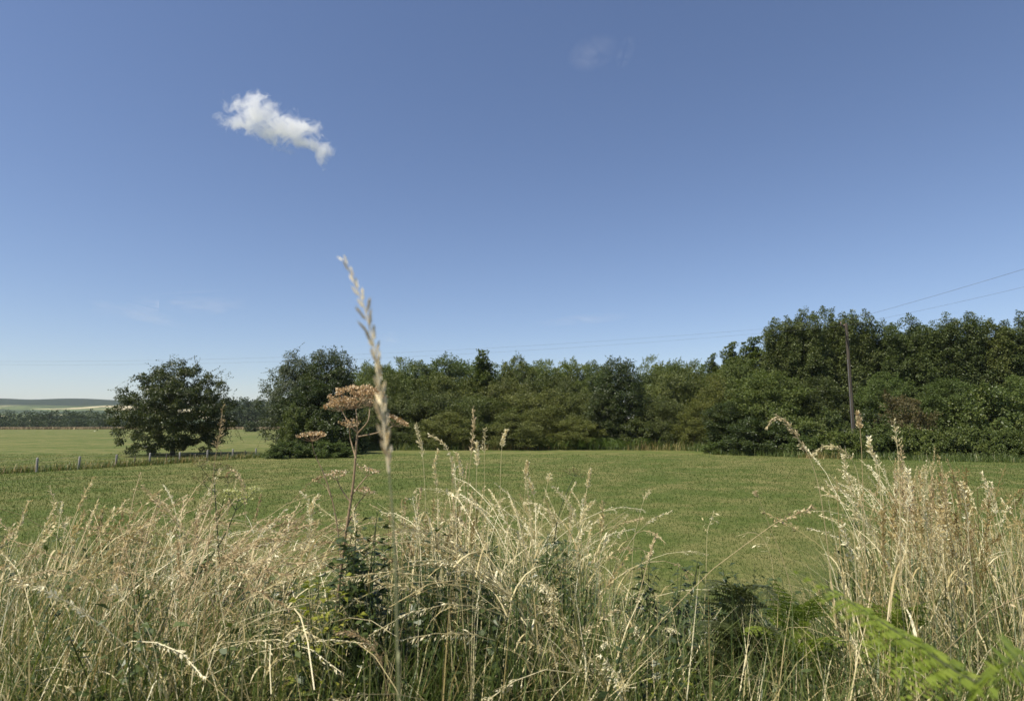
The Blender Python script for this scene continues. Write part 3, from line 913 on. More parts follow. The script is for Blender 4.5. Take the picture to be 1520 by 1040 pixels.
def margin(pts, n, h0, h1, wid, m):
    a = np.array(pts, float)
    seg = rng.integers(0, len(a) - 1, n)
    u = rng.random(n)[:, None]
    c = a[seg] * (1 - u) + a[seg + 1] * u
    x, y = c[:, 0] + rng.normal(0, wid * 0.4, n), c[:, 1] + rng.normal(0, wid * 0.5, n)
    az = rng.uniform(0, 6.28, n)
    Pm = grass_curves(rng, np.stack([x, y, ground(x, y) - 0.02], 1), rng.uniform(h0, h1, n), az, np.abs(rng.normal(0.1, 0.12, n)), np.abs(rng.normal(0.6, 0.5, n)), 4, 1.4)
    qm.ribbons(Pm, np.array([1, 0.9, 0.6, 0.1])[None] * rng.uniform(0.010, 0.022, n)[:, None], dirs(az), rng.beta(1.6, 2.6, n), m)


def ap(px, Y):
    return [(px - CX) / FPX * Y, Y]


margin([ap(-30, 39), ap(181, 46), ap(275, 50.8), ap(384, 58), ap(420, 60)], 3600, 0.25, 0.65, 1.2, 0)
margin([ap(-30, 39), ap(181, 46), ap(275, 50.8), ap(384, 58)], 1100, 0.3, 0.75, 1.0, 1)
margin([ap(560, 74), ap(700, 76), ap(820, 77), ap(1020, 75), ap(1060, 70)], 5200, 0.5, 1.35, 1.8, 0)
margin([ap(690, 75), ap(820, 76)], 450, 0.5, 1.2, 1.2, 1)
margin([ap(930, 75), ap(1020, 74)], 180, 0.6, 1.6, 1.4, 1)
margin([ap(1060, 64), ap(1200, 57), ap(1400, 52), ap(1540, 50)], 3600, 0.3, 0.9, 1.2, 0)
margin([ap(1190, 56), ap(1250, 55)], 120, 0.4, 1.0, 1.0, 1)
tag(qm.build('rank_grass', [M['blade'], M['gold_straw']]), 'rank half-dry grass along the fence and the foot of the wood', 'grass', kind='stuff')


# ------------------------------------------------------------------ bracken
def frond(q, rng, P, half, npin, tint, m=0, sm=1, npn=13, droop=0.15, stalk_r=0.002, face=None):
    """One bracken frond on the curve P (K,3): stalk, feathered side leaflets that shorten to the tip."""
    P = P[None]
    K = P.shape[1]
    q.tubes(P, np.linspace(stalk_r, stalk_r * 0.3, K)[None], 0.6, sm)
    s = np.linspace(0.22, 0.99, npin)
    pos, tan = along(P, s[None])
    pos, tan = pos[0], tan[0]
    up = np.array([0, 0, 1.0]) if face is None else np.asarray(face, float)
    lat = nrm(np.cross(tan, up))
    nrmv = nrm(np.cross(lat, tan))
    prof = half * np.clip((1 - s) * 1.25, 0.03, 1) ** 0.85
    for sg in (-1, 1):
        d = nrm(lat * sg + tan * 0.45 + rng.normal(0, 0.07, lat.shape))
        u = np.linspace(0.04, 1, npn)
        B = pos[:, None] + d[:, None] * (prof[:, None] * u)[..., None] + np.array([0, 0, -droop]) * (prof[:, None] * u ** 2)[..., None]
        q.ribbons(np.stack([B[:, 0], B[:, npn // 2], B[:, -1]], 1), np.full((npin, 3), 0.0007), nrmv, tint, m)
        L = (prof * 0.30)[:, None] * (1.05 - u)[None] ** 0.7 + 0.003
        for s2 in (-1, 1):
            la = nrm(np.cross(d, nrmv))[:, None] * s2 + d[:, None] * 0.35 + rng.normal(0, 0.08, B.shape)
            la = nrm(la)
            sd = nrm(np.cross(la, nrmv[:, None] + rng.normal(0, 0.25, B.shape)))
            w = (prof / npn)[:, None] * np.ones_like(L) * 1.1 + 0.001
            q.leaves(B.reshape(-1, 3), la.reshape(-1, 3), sd.reshape(-1, 3), L.reshape(-1), w.reshape(-1), np.clip(tint + rng.normal(0, 0.15, L.size), 0, 1), m, belly=0.3)


def bez(pts, n=24):
    """Smooth curve through the points."""
    p = np.array(pts, float)
    p = np.vstack([2 * p[0] - p[1], p, 2 * p[-1] - p[-2]])
    out = []
    segs = len(p) - 3
    for t in np.linspace(0, segs, n):
        i = min(int(t), segs - 1)
        u = t - i
        a, b, c, d = p[i:i + 4]
        out.append(0.5 * (2 * b + (c - a) * u + (2 * a - 5 * b + 4 * c - d) * u * u + (3 * b - a - 3 * c + d) * u ** 3))
    return np.array(out)


# the bracken patch at the foot of the wood
qb2 = Quads()
for i in range(420):
    u = rng.random()
    px0, Y0 = 800 + 165 * u + rng.normal(0, 6), 76.5 + rng.normal(0, 1.0)
    r0 = np.array(ap(px0, Y0) + [0])
    az = rng.uniform(0, 6.28)
    h = rng.uniform(0.7, 1.5)
    d = np.array([math.cos(az), math.sin(az), 0])
    Pf = bez([r0, r0 + d * 0.15 + [0, 0, h * 0.6], r0 + d * 0.5 + [0, 0, h], r0 + d * 1.0 + [0, 0, h * 0.95]], 8)
    frond(qb2, rng, Pf, 0.32, 10, rng.uniform(0.1, 0.7), npn=5, sm=0, stalk_r=0.008)
tag(qb2.build('bracken', [M['meadow_bracken']]), 'bright green bracken patch between the meadow and the willow thicket', 'bracken', kind='stuff')


def fern(points, label, fronds, mat, name='bracken_fern', grp=None):
    """fronds: list of (pixel path from foot to tip, distance list, half width, leaflets, tint)."""
    fp = fronds[0][0][0]
    base = at(fp[0], fp[1], fronds[0][1][0])
    gz = float(ground(base[0], base[1]))
    root = np.array([base[0], base[1], gz])
    r = empty(name, root, label, 'fern', grp)
    for path, dist, half, npin, tint, droop in fronds:
        pts = [at(a, b, yy) for (a, b), yy in zip(path, dist)]
        if pts[0][2] > gz + 0.05:
            pts = [root + np.array([0.0, 0, 0])] + pts
        P = bez(pts, 22)
        q = Quads()
        rg = np.random.default_rng(int(path[-1][0] * 3 + path[-1][1]))
        frond(q, rg, P, half, npin, tint, droop=droop, stalk_r=0.0026)
        q.build('frond', [mat, M['stalk_green']], r, origin=root)
    return r


FG = 'bracken ferns on the verge'
fern(None, 'bright green out-of-focus bracken frond reaching in close to the camera',
     [([(1560, 1100), (1440, 1010), (1350, 950), (1262, 893), (1180, 846)], [0.70, 0.75, 0.80, 0.86, 0.92], 0.10, 17, 0.55, 0.5)], M['bracken'], grp=FG)
fern(None, 'dark upright fern with three stubby fronds above the dry grass gap',
     [([(1125, 960), (1120, 890), (1120, 836)], [2.9, 2.9, 2.9], 0.10, 14, 0.35, 0.1),
      ([(1125, 960), (1105, 885), (1082, 838)], [3.0, 3.0, 3.05], 0.05, 12, 0.5, 0.1),
      ([(1125, 960), (1140, 885), (1162, 846)], [3.0, 3.0, 2.95], 0.05, 12, 0.55, 0.1)], M['herb'], grp=FG)
fern(None, 'dark shaded bracken with drooping brownish fronds below the upright fern',
     [([(1090, 990), (1090, 890), (1068, 862), (1040, 885)], [2.3, 2.3, 2.25, 2.2], 0.16, 14, 0.4, 0.3),
      ([(1090, 990), (1102, 885), (1128, 868), (1158, 896)], [2.3, 2.3, 2.22, 2.15], 0.15, 14, 0.3, 0.3),
      ([(1090, 990), (1080, 930), (1055, 925), (1030, 950)], [2.3, 2.25, 2.15, 2.1], 0.15, 14, 0.35, 0.3),
      ([(1090, 990), (1110, 940), (1140, 930), (1180, 955)], [2.3, 2.25, 2.15, 2.1], 0.15, 14, 0.35, 0.3)], M['bracken_dark'], grp=FG)
fern(None, 'fresh green bracken between the dark bracken and the close frond',
     [([(1180, 1010), (1172, 930), (1165, 890), (1150, 860)], [2.35, 2.35, 2.3, 2.25], 0.13, 14, 0.4, 0.2),
      ([(1180, 1010), (1195, 930), (1205, 895), (1222, 880)], [2.35, 2.35, 2.3, 2.25], 0.13, 14, 0.35, 0.2),
      ([(1180, 1010), (1160, 950), (1130, 930), (1105, 940)], [2.35, 2.25, 2.15, 2.1], 0.14, 14, 0.5, 0.3),
      ([(1180, 1010), (1200, 960), (1230, 945), (1262, 955)], [2.35, 2.25, 2.15, 2.1], 0.14, 14, 0.45, 0.3)], M['bracken'], grp=FG)
fern(None, 'green bracken at the foot of the tall dry grass clump',
     [([(1330, 1010), (1325, 940), (1310, 905), (1285, 890)], [2.2, 2.2, 2.15, 2.1], 0.13, 14, 0.45, 0.25),
      ([(1330, 1010), (1340, 940), (1352, 905), (1380, 892)], [2.2, 2.2, 2.15, 2.1], 0.13, 14, 0.4, 0.25),
      ([(1330, 1010), (1330, 940), (1330, 900), (1338, 870)], [2.2, 2.2, 2.2, 2.2], 0.11, 13, 0.5, 0.2)], M['bracken'], grp=FG)
fern(None, 'low dark bracken beside the pale leaning straw stalks',
     [([(1020, 1030), (1010, 960), (990, 945), (960, 960)], [2.4, 2.35, 2.3, 2.25], 0.13, 13, 0.4, 0.3),
      ([(1020, 1030), (1030, 980), (1060, 965), (1095, 985)], [2.4, 2.3, 2.2, 2.15], 0.14, 13, 0.55, 0.3)], M['bracken_dark'], grp=FG)


# ------------------------------------------------------------------ single grass stalks that stand out
def stalk(label, path, Y, head, form='narrow', mat='straw', tint=0.6, r=0.0017, nsp=None, Yf=None, grp='tall grass stalks standing above the verge', name='grass_stalk', seed=None):
    """path: pixels from the tip down; head: share of the visible path that carries seeds; the stem runs on down to the ground."""
    Yf = Y if Yf is None else Yf
    pts = [at(a, b, Y + (Yf - Y) * i / max(1, len(path) - 1)) for i, (a, b) in enumerate(path)][::-1]
    low = pts[0]
    d = low - pts[1]
    fall = low[2] - float(ground(low[0], low[1]))
    dx = np.clip(d[0] / max(-d[2], 0.05), -0.5, 0.5) * fall * 0.6
    root = np.array([low[0] + dx, low[1] + 0.03, 0])
    root[2] = float(ground(root[0], root[1])) - 0.01
    e = empty(name, root, label, 'grass', grp)
    rg = np.random.default_rng(seed if seed is not None else int(path[0][0] * 13 + path[0][1]))
    P = bez([root] + ([(root + low) / 2 + np.array([dx * -0.12, 0, 0])] if fall > 0.3 else []) + pts, 40)
    seg = np.linalg.norm(np.diff(P, axis=0), axis=1)
    cum = np.concatenate([[0], np.cumsum(seg)])
    u = np.linspace(0, cum[-1], 48)
    P = np.stack([np.interp(u, cum, P[:, k]) for k in range(3)], 1)
    vis = sum(np.linalg.norm(np.diff(np.array(pts), axis=0), axis=1))
    f0 = head * vis / cum[-1]
    q = Quads()
    q.tubes(P[None], (r * np.linspace(1.2, 0.4, 48))[None], tint * 0.8, 0, 5)
    naz = rg.uniform(0, 6.28, 2)
    p0, _ = along(P[None], np.array([[0.25, 0.45]]))
    D = grass_curves(rg, p0[0], rg.uniform(0.12, 0.25, 2), naz, rg.uniform(0.2, 0.6, 2), rg.uniform(0.8, 2.0, 2), 7, 1.2)
    q.ribbons(D, (0.0024 * np.array([1, 1, 1, 0.85, 0.65, 0.4, 0.05]))[None] * np.ones((2, 1)), dirs(naz), tint, 0)
    q.build('stem', [M[mat]], e, origin=root)
    qh = Quads()
    if form == 'narrow':
        panicle(qh, rg, P[None], f0, nsp or 130, 0.011, 0.013, 0.0046, 0.05, np.array([tint]))
    elif form == 'feather':
        panicle(qh, rg, P[None], f0, nsp or 140, 0.020, 0.012, 0.0034, 0.25, np.array([tint]))
    elif form == 'wispy':
        panicle(qh, rg, P[None], f0, nsp or 60, 0.020, 0.012, 0.003, 0.2, np.array([tint]))
    elif form == 'oat':
        panicle(qh, rg, P[None], f0, nsp or 16, 0.06, 0.024, 0.006, 0.5, np.array([tint]), branch_w=0.0006)
    qh.tubes(along(P[None], np.linspace(1 - f0, 1, 20)[None])[0], np.linspace(r * 0.7, r * 0.35, 20)[None], tint, 0, 4)
    qh.build('seed_head', [M[mat]], e, origin=root)
    return e


# the grass head right in front of the lens
def near_head():
    path = [(509, 386), (519, 402), (531, 432), (541, 456), (548, 484), (555, 512), (559, 545), (564, 580), (568, 612), (571, 650), (576, 690), (581, 740), (586, 820), (589, 900), (590, 975), (592, 1060)]
    Y0 = 0.56
    pts = [at(a, b, Y0) for a, b in path][::-1]
    root = np.array([pts[0][0] + 0.02, Y0 + 0.02, 0])
    root[2] = float(ground(root[0], root[1])) - 0.01
    e = empty('grass_stalk', root, 'single pale out-of-focus grass head towering close to the camera', 'grass', 'tall grass stalks standing above the verge')
    P = bez([root, root * 0.5 + pts[0] * 0.5] + pts, 90)
    cum = np.concatenate([[0], np.cumsum(np.linalg.norm(np.diff(P, axis=0), axis=1))])
    u = np.linspace(0, cum[-1], 140)
    P = np.stack([np.interp(u, cum, P[:, k]) for k in range(3)], 1)
    q = Quads()
    q.tubes(P[None], np.interp(np.linspace(0, 1, 140), [0, 0.8, 1], [0.0013, 0.0012, 0.0003])[None], 0.3, 0, 6)
    q.build('stem', [M['blade_stem']], e, smoothed=True, origin=root)
    qh = Quads()
    rg = np.random.default_rng(4)
    n = 30
    hl = 0.205 / cum[-1]
    ss = 1 - hl * (1 - np.linspace(0.02, 1.0, n) ** 0.9)
    pos, tan = along(P[None], ss[None])
    pos, tan = pos[0], tan[0]
    lat = nrm(np.cross(tan, [0, 1, 0]))
    qh.tubes(along(P[None], np.linspace(1 - hl, 1, 24)[None])[0], np.linspace(0.0013, 0.0004, 24)[None], 0.6, 0, 5)
    for i in range(n):
        frac = i / n
        a = (1 if i % 2 else -1) * (0.6 + rg.normal(0, 0.5))
        rad = nrm(lat[i] * a + np.array([0, 1, 0]) * rg.normal(0, 0.7))
        k = 6 if frac < 0.8 else 4                   # husks of one spikelet, overlapping
        size = np.interp(frac, [0, 0.15, 0.6, 1], [0.012, 0.0150, 0.0125, 0.008]) * rg.uniform(0.8, 1.1)
        out = rg.uniform(0.16, 0.30) + (0.45 if rg.random() < 0.14 else 0)
        ax0 = nrm(tan[i] + rad * out)
        t = np.linspace(0, 1, k)
        p = pos[i] + rad * 0.0012 + ax0[None] * (t * size * 0.6)[:, None]
        ax = nrm(ax0[None] + np.where(np.arange(k) % 2, 1, -1)[:, None] * np.cross(ax0, rad)[None] * 0.10 + rad * rg.uniform(0, 0.12, k)[:, None])
        for roll in (0.0, 1.5):
            sd = nrm(np.cross(ax, rad) * math.cos(roll) + rad * math.sin(roll) + rg.normal(0, 0.15, ax.shape))
            qh.leaves(p, ax, sd, size * rg.uniform(0.6, 0.85, k), size * np.interp(frac, [0, 0.7, 1], [0.27, 0.25, 0.2]), np.clip(0.55 + 0.42 * frac + rg.normal(0, 0.2, k), 0, 1))
    qh.build('seed_head', [M['near_straw']], e, origin=root)


M['blade_stem'] = leaf_mat('green_stem', [(0.0, (0.20, 0.22, 0.10)), (1.0, (0.40, 0.38, 0.20))], 0.1, 0.5, 0.3)
M['near_straw'] = leaf_mat('near_straw', [(0.0, (0.56, 0.42, 0.19)), (0.5, (0.87, 0.74, 0.45)), (1.0, (0.95, 0.88, 0.66))], 0.2, 0.6, 0.1, (1, 0.95, 0.8))
near_head()

for a in [
    ('thin tall grass spike crossing the lone tree', [(331, 602), (328, 630), (322, 665), (317, 700), (312, 760)], 2.1, 0.42, 'wispy', 'pink_straw', 0.6),
    ('straight pale spike just past the near grass head, over the willows', [(617, 628), (622, 650), (628, 685), (632, 760)], 2.6, 0.40, 'narrow', 'straw', 0.75),
    ('bent spike hooking over beside the straight pale spike', [(637, 645), (655, 655), (668, 675), (674, 705), (672, 780)], 2.7, 0.5, 'narrow', 'straw', 0.7),
    ('tallest spike of the pair over the willow thicket, pinkish', [(702, 606), (703, 632), (700, 668), (695, 720), (692, 790)], 2.5, 0.38, 'narrow', 'pink_straw', 0.75),
    ('slender spike shadowing the tallest pinkish one', [(720, 637), (719, 665), (719, 720), (718, 800)], 2.9, 0.22, 'wispy', 'straw', 0.6),
    ('short spike leaning away at the end of the willow spikes', [(752, 638), (746, 655), (743, 700), (742, 790)], 2.7, 0.18, 'narrow', 'straw', 0.75),
    ('straw spike below the tallest pinkish spike, leaning outwards', [(708, 658), (708, 680), (707, 720), (705, 800)], 2.4, 0.25, 'narrow', 'straw', 0.8),
    ('short leaning spike between the willow spikes and the meadow', [(677, 672), (683, 692), (690, 730), (698, 800)], 2.6, 0.32, 'narrow', 'straw', 0.7),
    ('hooked spike drooping near the end of the willow shade', [(650, 668), (645, 690), (648, 720), (652, 800)], 2.7, 0.42, 'narrow', 'straw', 0.65),
    ('nodding straw head against the open meadow past the spikes', [(783, 686), (781, 702), (779, 740), (776, 800)], 2.6, 0.2, 'narrow', 'straw', 0.6),
    ('crooked head beside the nodding one in the meadow', [(784, 710), (791, 728), (796, 760), (799, 820)], 2.6, 0.25, 'narrow', 'straw', 0.8),
    ('headless thin straw standing upright before the meadow', [(816, 704), (811, 725), (806, 760), (800, 830)], 2.6, 0.1, 'wispy', 'straw', 0.75),
    ('twin-topped straw standing at the edge of the pale clump', [(876, 697), (872, 720), (866, 760), (862, 830)], 2.7, 0.22, 'narrow', 'straw', 0.7),
    ('pale panicle arching over the top of the straw clump', [(821, 722), (838, 738), (850, 760), (862, 800), (872, 860)], 2.6, 0.5, 'feather', 'straw', 0.75),
    ('second pale panicle leaning inside the straw clump', [(884, 742), (872, 752), (862, 775), (856, 830)], 2.6, 0.5, 'feather', 'straw', 0.7),
    ('long pale panicle drooping from the straw clump towards the umbels', [(778, 745), (800, 750), (825, 768), (845, 800), (858, 860)], 2.5, 0.5, 'feather', 'straw', 0.75),
    ('lone thin straw bending over the bare meadow', [(965, 727), (957, 738), (948, 770), (940, 805), (938, 860)], 3.1, 0.14, 'wispy', 'straw', 0.7),
    ('slanting headless straw over the meadow near the upright fern', [(1121, 730), (1130, 748), (1146, 790), (1160, 825), (1175, 880)], 2.8, 0.06, 'wispy', 'pink_straw', 0.8),
    ('oat-like spikelets hanging alone over the meadow', [(1060, 757), (1056, 772), (1050, 790), (1048, 850), (1046, 900)], 3.0, 0.26, 'oat', 'straw', 0.75),
    ('oat-like spikelets in a wide loose spray near the upright fern', [(1096, 795), (1112, 790), (1130, 797), (1145, 830), (1150, 900)], 3.0, 0.45, 'oat', 'straw', 0.6),
    ('feathery head arching over the brambles with a drooping tip', [(1138, 635), (1146, 622), (1158, 618), (1172, 632), (1188, 655), (1206, 690), (1222, 760)], 2.3, 0.52, 'feather', 'pink_straw', 0.85),
    ('second arching head, flatter, beside the drooping feathery one', [(1206, 675), (1222, 663), (1240, 663), (1256, 672), (1272, 700), (1280, 770)], 2.4, 0.45, 'feather', 'straw', 0.7),
    ('short upright spike against the brambles near the pole foot', [(1273, 612), (1276, 630), (1279, 670), (1282, 760)], 2.3, 0.18, 'narrow', 'pink_straw', 0.7),
    ('crooked bright spike at the near edge of the golden clump', [(1290, 650), (1292, 668), (1304, 690), (1308, 760)], 2.3, 0.4, 'narrow', 'straw', 0.85),
    ('drooping spike hanging inside the edge of the golden clump', [(1252, 675), (1256, 700), (1264, 730), (1268, 800)], 2.3, 0.5, 'feather', 'straw', 0.75),
    ('tallest spike inside the golden clump', [(1327, 624), (1330, 645), (1334, 690), (1336, 780)], 2.3, 0.25, 'wispy', 'straw', 0.7),
    ('broad feathery spike in the middle of the golden clump', [(1337, 662), (1339, 690), (1338, 720), (1336, 800)], 2.3, 0.42, 'feather', 'pink_straw', 0.8),
    ('pale spike at the far side of the golden clump', [(1348, 698), (1350, 730), (1347, 770), (1345, 840)], 2.2, 0.4, 'narrow', 'straw', 0.85),
    ('pale twisted head standing alone beside the umbel plant', [(447, 730), (458, 745), (461, 790), (459, 850), (460, 910)], 2.4, 0.5, 'feather', 'straw', 0.9),
    ('pale forked straw touching the twisted head', [(472, 736), (464, 748), (462, 800), (463, 900)], 2.4, 0.2, 'narrow', 'straw', 0.9),
    ('brown furry head curving low at the bottom by the dark stem', [(505, 938), (522, 938), (545, 952), (560, 970), (572, 1010)], 1.7, 0.8, 'feather', 'pink_straw', 0.35),
    ('long head sweeping out over the verge from the bleached stems', [(212, 720), (225, 735), (240, 748), (262, 775), (290, 820), (310, 870)], 2.3, 0.45, 'feather', 'pink_straw', 0.65),
    ('lowest long head sweeping up beside the lone tree meadow', [(288, 738), (250, 752), (215, 775), (190, 810), (180, 880)], 2.5, 0.55, 'feather', 'pink_straw', 0.55),
    ('grass head crossing in front of the olive umbel stem', [(326, 697), (315, 722), (300, 745), (290, 775), (284, 850)], 2.6, 0.5, 'feather', 'straw', 0.75),
    ('curled head looping beside the olive umbel', [(336, 705), (343, 698), (352, 702), (360, 720), (364, 760), (368, 840)], 2.6, 0.45, 'narrow', 'pink_straw', 0.7),
    ('long brown panicle arching low over the tangled verge', [(415, 800), (388, 800), (350, 820), (315, 850), (285, 900)], 2.2, 0.55, 'feather', 'pink_straw', 0.45),
    ('bleached panicle reaching down towards the lime leaves', [(462, 848), (430, 855), (395, 875), (350, 900), (310, 950)], 2.0, 0.55, 'feather', 'straw', 0.6),
    ('bleached straw stem slanting low across the weedy corner', [(168, 872), (185, 890), (210, 920), (225, 950), (235, 1000)], 1.8, 0.1, 'wispy', 'straw', 0.95),
]:
    stalk(*a)


# ------------------------------------------------------------------ umbel plants
def umbel_mesh(q, rng, node, width, depth, nray, nseed, up, mat_i, ray_i, seed=0.0065, dense=0.016, flat=0.35, tint=0.55):
    up = nrm(np.asarray(up, float))
    a = nrm(np.cross(up, [0.3, 1, 0.1]))
    b = np.cross(up, a)
    k = np.arange(nray)
    rr = np.sqrt((k + 0.5) / nray) * rng.uniform(0.9, 1.08, nray)
    ph = k * 2.399 + rng.normal(0, 0.15, nray)
    tips = node + (a[None] * (rr * np.cos(ph))[:, None] + b[None] * (rr * np.sin(ph))[:, None]) * width / 2 + up[None] * (depth * (1 - flat * rr ** 2) + rng.normal(0, depth * 0.06, nray))[:, None]
    u = np.linspace(0, 1, 4)[None, :, None]
    B = node + (tips[:, None] - node) * u - up * (np.sin(u * math.pi) * depth * 0.12)
    q.tubes(B, np.full((nray, 4), 0.0007), 0.5, ray_i)
    n = nray * nseed
    off = rand_dir(rng, n) * (dense * rng.uniform(0.2, 1, n))[:, None]
    off -= up * np.sum(off * up, -1, keepdims=True) * 0.6
    p = np.repeat(tips, nseed, 0) + off
    ax = nrm(rand_dir(rng, n) * 0.8 + up)
    sd = nrm(np.cross(ax, rand_dir(rng, n)))
    L = seed * rng.uniform(0.7, 1.3, n)
    q.leaves(p, ax, sd, L, L * 0.75, np.clip(tint + rng.normal(0, 0.25, n), 0, 1), mat_i)


def umbel_plant(label, stem, Y, umbels, seedm, stalkm, leaves=(), r=0.0045, leafm='herb', name='umbel_plant', fork=None):
    """stem: pixels from foot to fork; umbels: (branch pixels, width px, depth px, rays, seeds, tint)."""
    pts = [at(a, b, Y) for a, b in stem]
    base = pts[0]
    root = np.array([base[0], base[1], float(ground(base[0], base[1]))])
    e = empty(name, root, label, 'plant', 'umbel plants on the verge')
    P = bez([root - np.array([0, 0, 0.02])] + pts, 30)
    q = Quads()
    q.tubes(P[None], (r * np.linspace(1.15, 0.6, 30))[None], 0.45, 0, 7)
    for br, w, dp, nr, ns, ti in umbels:
        rg = np.random.default_rng(int(br[-1][0] * 7 + br[-1][1]))
        if len(br) > 1:
            bp = bez([at(a, b, Y + rg.normal(0, 0.01)) for a, b in br], 12)
            q.tubes(bp[None], (r * np.linspace(0.5, 0.3, 12))[None], 0.55, 0, 5)
            node, up = bp[-1], nrm(bp[-1] - bp[-3]) * 0.6 + np.array([0, 0, 1])
        else:
            node, up = P[-1], np.array([0, 0, 1.0])
        qu = Quads()
        k = Y / FPX
        umbel_mesh(qu, rg, node, w * k, dp * k, nr, ns, up, 0, 1, tint=ti)
        qu.build('umbel', [M[seedm], M[stalkm]], e, origin=root)
    q.build('stem', [M[stalkm]], e, smoothed=True, origin=root)
    for path, wpx in leaves:
        rg = np.random.default_rng(int(path[-1][0]))
        qf_ = Quads()
        lp = bez([at(a, b, Y + rg.normal(0, 0.03)) for a, b in path], 12)
        qf_.tubes(lp[None], np.linspace(0.0018, 0.0006, 12)[None], 0.4, 1)
        n = 30
        s = rg.uniform(0.25, 1, (1, n))
        p0, tn = along(lp[None], s)
        ax = nrm(tn[0] * 0.5 + rand_dir(rg, n))
        L = wpx * Y / FPX * rg.uniform(0.5, 1.1, n)
        qf_.leaves(p0[0], ax, nrm(np.cross(ax, rand_dir(rg, n))), L, L * 0.5, rg.beta(2, 2, n))
        qf_.build('leaf', [M[leafm], M[stalkm]], e, origin=root)
    return e


umbel_plant('tall dried plant with the big rust-brown umbel beside the near grass head',
            [(495, 985), (500, 900), (512, 800), (524, 720), (529, 660), (531, 643)], 2.2,
            [([(531, 643), (530, 622), (528, 606)], 78, 28, 40, 34, 0.62),
             ([(531, 643), (518, 628), (508, 610)], 50, 16, 24, 34, 0.6),
             ([(531, 643), (546, 625), (549, 604)], 48, 24, 24, 34, 0.5),
             ([(531, 648), (560, 642), (584, 632)], 40, 12, 16, 24, 0.6),
             ([(528, 680), (520, 650), (519, 634)], 30, 8, 10, 14, 0.7),
             ([(520, 745), (508, 728), (500, 712)], 34, 10, 10, 12, 0.75),
             ([(522, 735), (535, 718), (545, 706)], 34, 10, 10, 12, 0.75),
             ([(512, 790), (528, 752), (541, 735)], 26, 8, 9, 16, 0.8)],
            'rust', 'stalk_brown', [([(512, 800), (525, 830), (528, 880)], 16), ([(510, 820), (530, 840), (545, 880)], 16), ([(505, 860), (525, 880), (530, 930)], 16)], 0.0058)
umbel_plant('thin dark plant with one small rust umbel leaning off the tall one',
            [(515, 960), (508, 850), (498, 765), (484, 712), (469, 678)], 2.3,
            [([(469, 678), (465, 666), (463, 655)], 42, 12, 18, 26, 0.65),
             ([(490, 735), (484, 722), (474, 716)], 14, 6, 5, 8, 0.3)],
            'rust', 'stalk_brown', [], 0.0030)
umbel_plant('olive-brown umbel plant on a dark green stem near the lone tree',
            [(322, 980), (326, 860), (322, 780), (319, 730), (318, 712)], 2.7,
            [([(318, 712), (318, 703), (320, 698)], 46, 8, 16, 14, 0.5),
             ([(319, 720), (306, 704), (298, 692)], 24, 8, 9, 12, 0.8),
             ([(320, 730), (306, 722), (303, 716)], 30, 9, 9, 12, 0.45),
             ([(324, 770), (334, 735), (339, 716)], 28, 8, 10, 12, 0.25)],
            'olive_seed', 'stalk_green', [([(324, 850), (310, 830), (300, 840)], 14)], 0.0038)
umbel_plant('plant with pale yellow flower umbels on a slanting dark stem',
            [(200, 1000), (236, 935), (290, 860), (330, 800), (350, 757)], 2.4,
            [([(350, 757), (352, 748), (353, 743)], 40, 8, 14, 18, 0.55),
             ([(350, 757), (342, 744), (340, 734)], 20, 6, 8, 14, 0.7),
             ([(350, 757), (368, 740), (376, 731)], 22, 6, 8, 14, 0.7)],
            'yellow_flower', 'stalk_green', [], 0.0034)
umbel_plant('small withered brown umbel nodding over the meadow before the straw clump',
            [(812, 960), (818, 850), (828, 770), (845, 722), (850, 714)], 2.7,
            [([(850, 714), (852, 709), (854, 706)], 32, 6, 9, 12, 0.3)],
            'olive_seed', 'stalk_green', [], 0.0024)


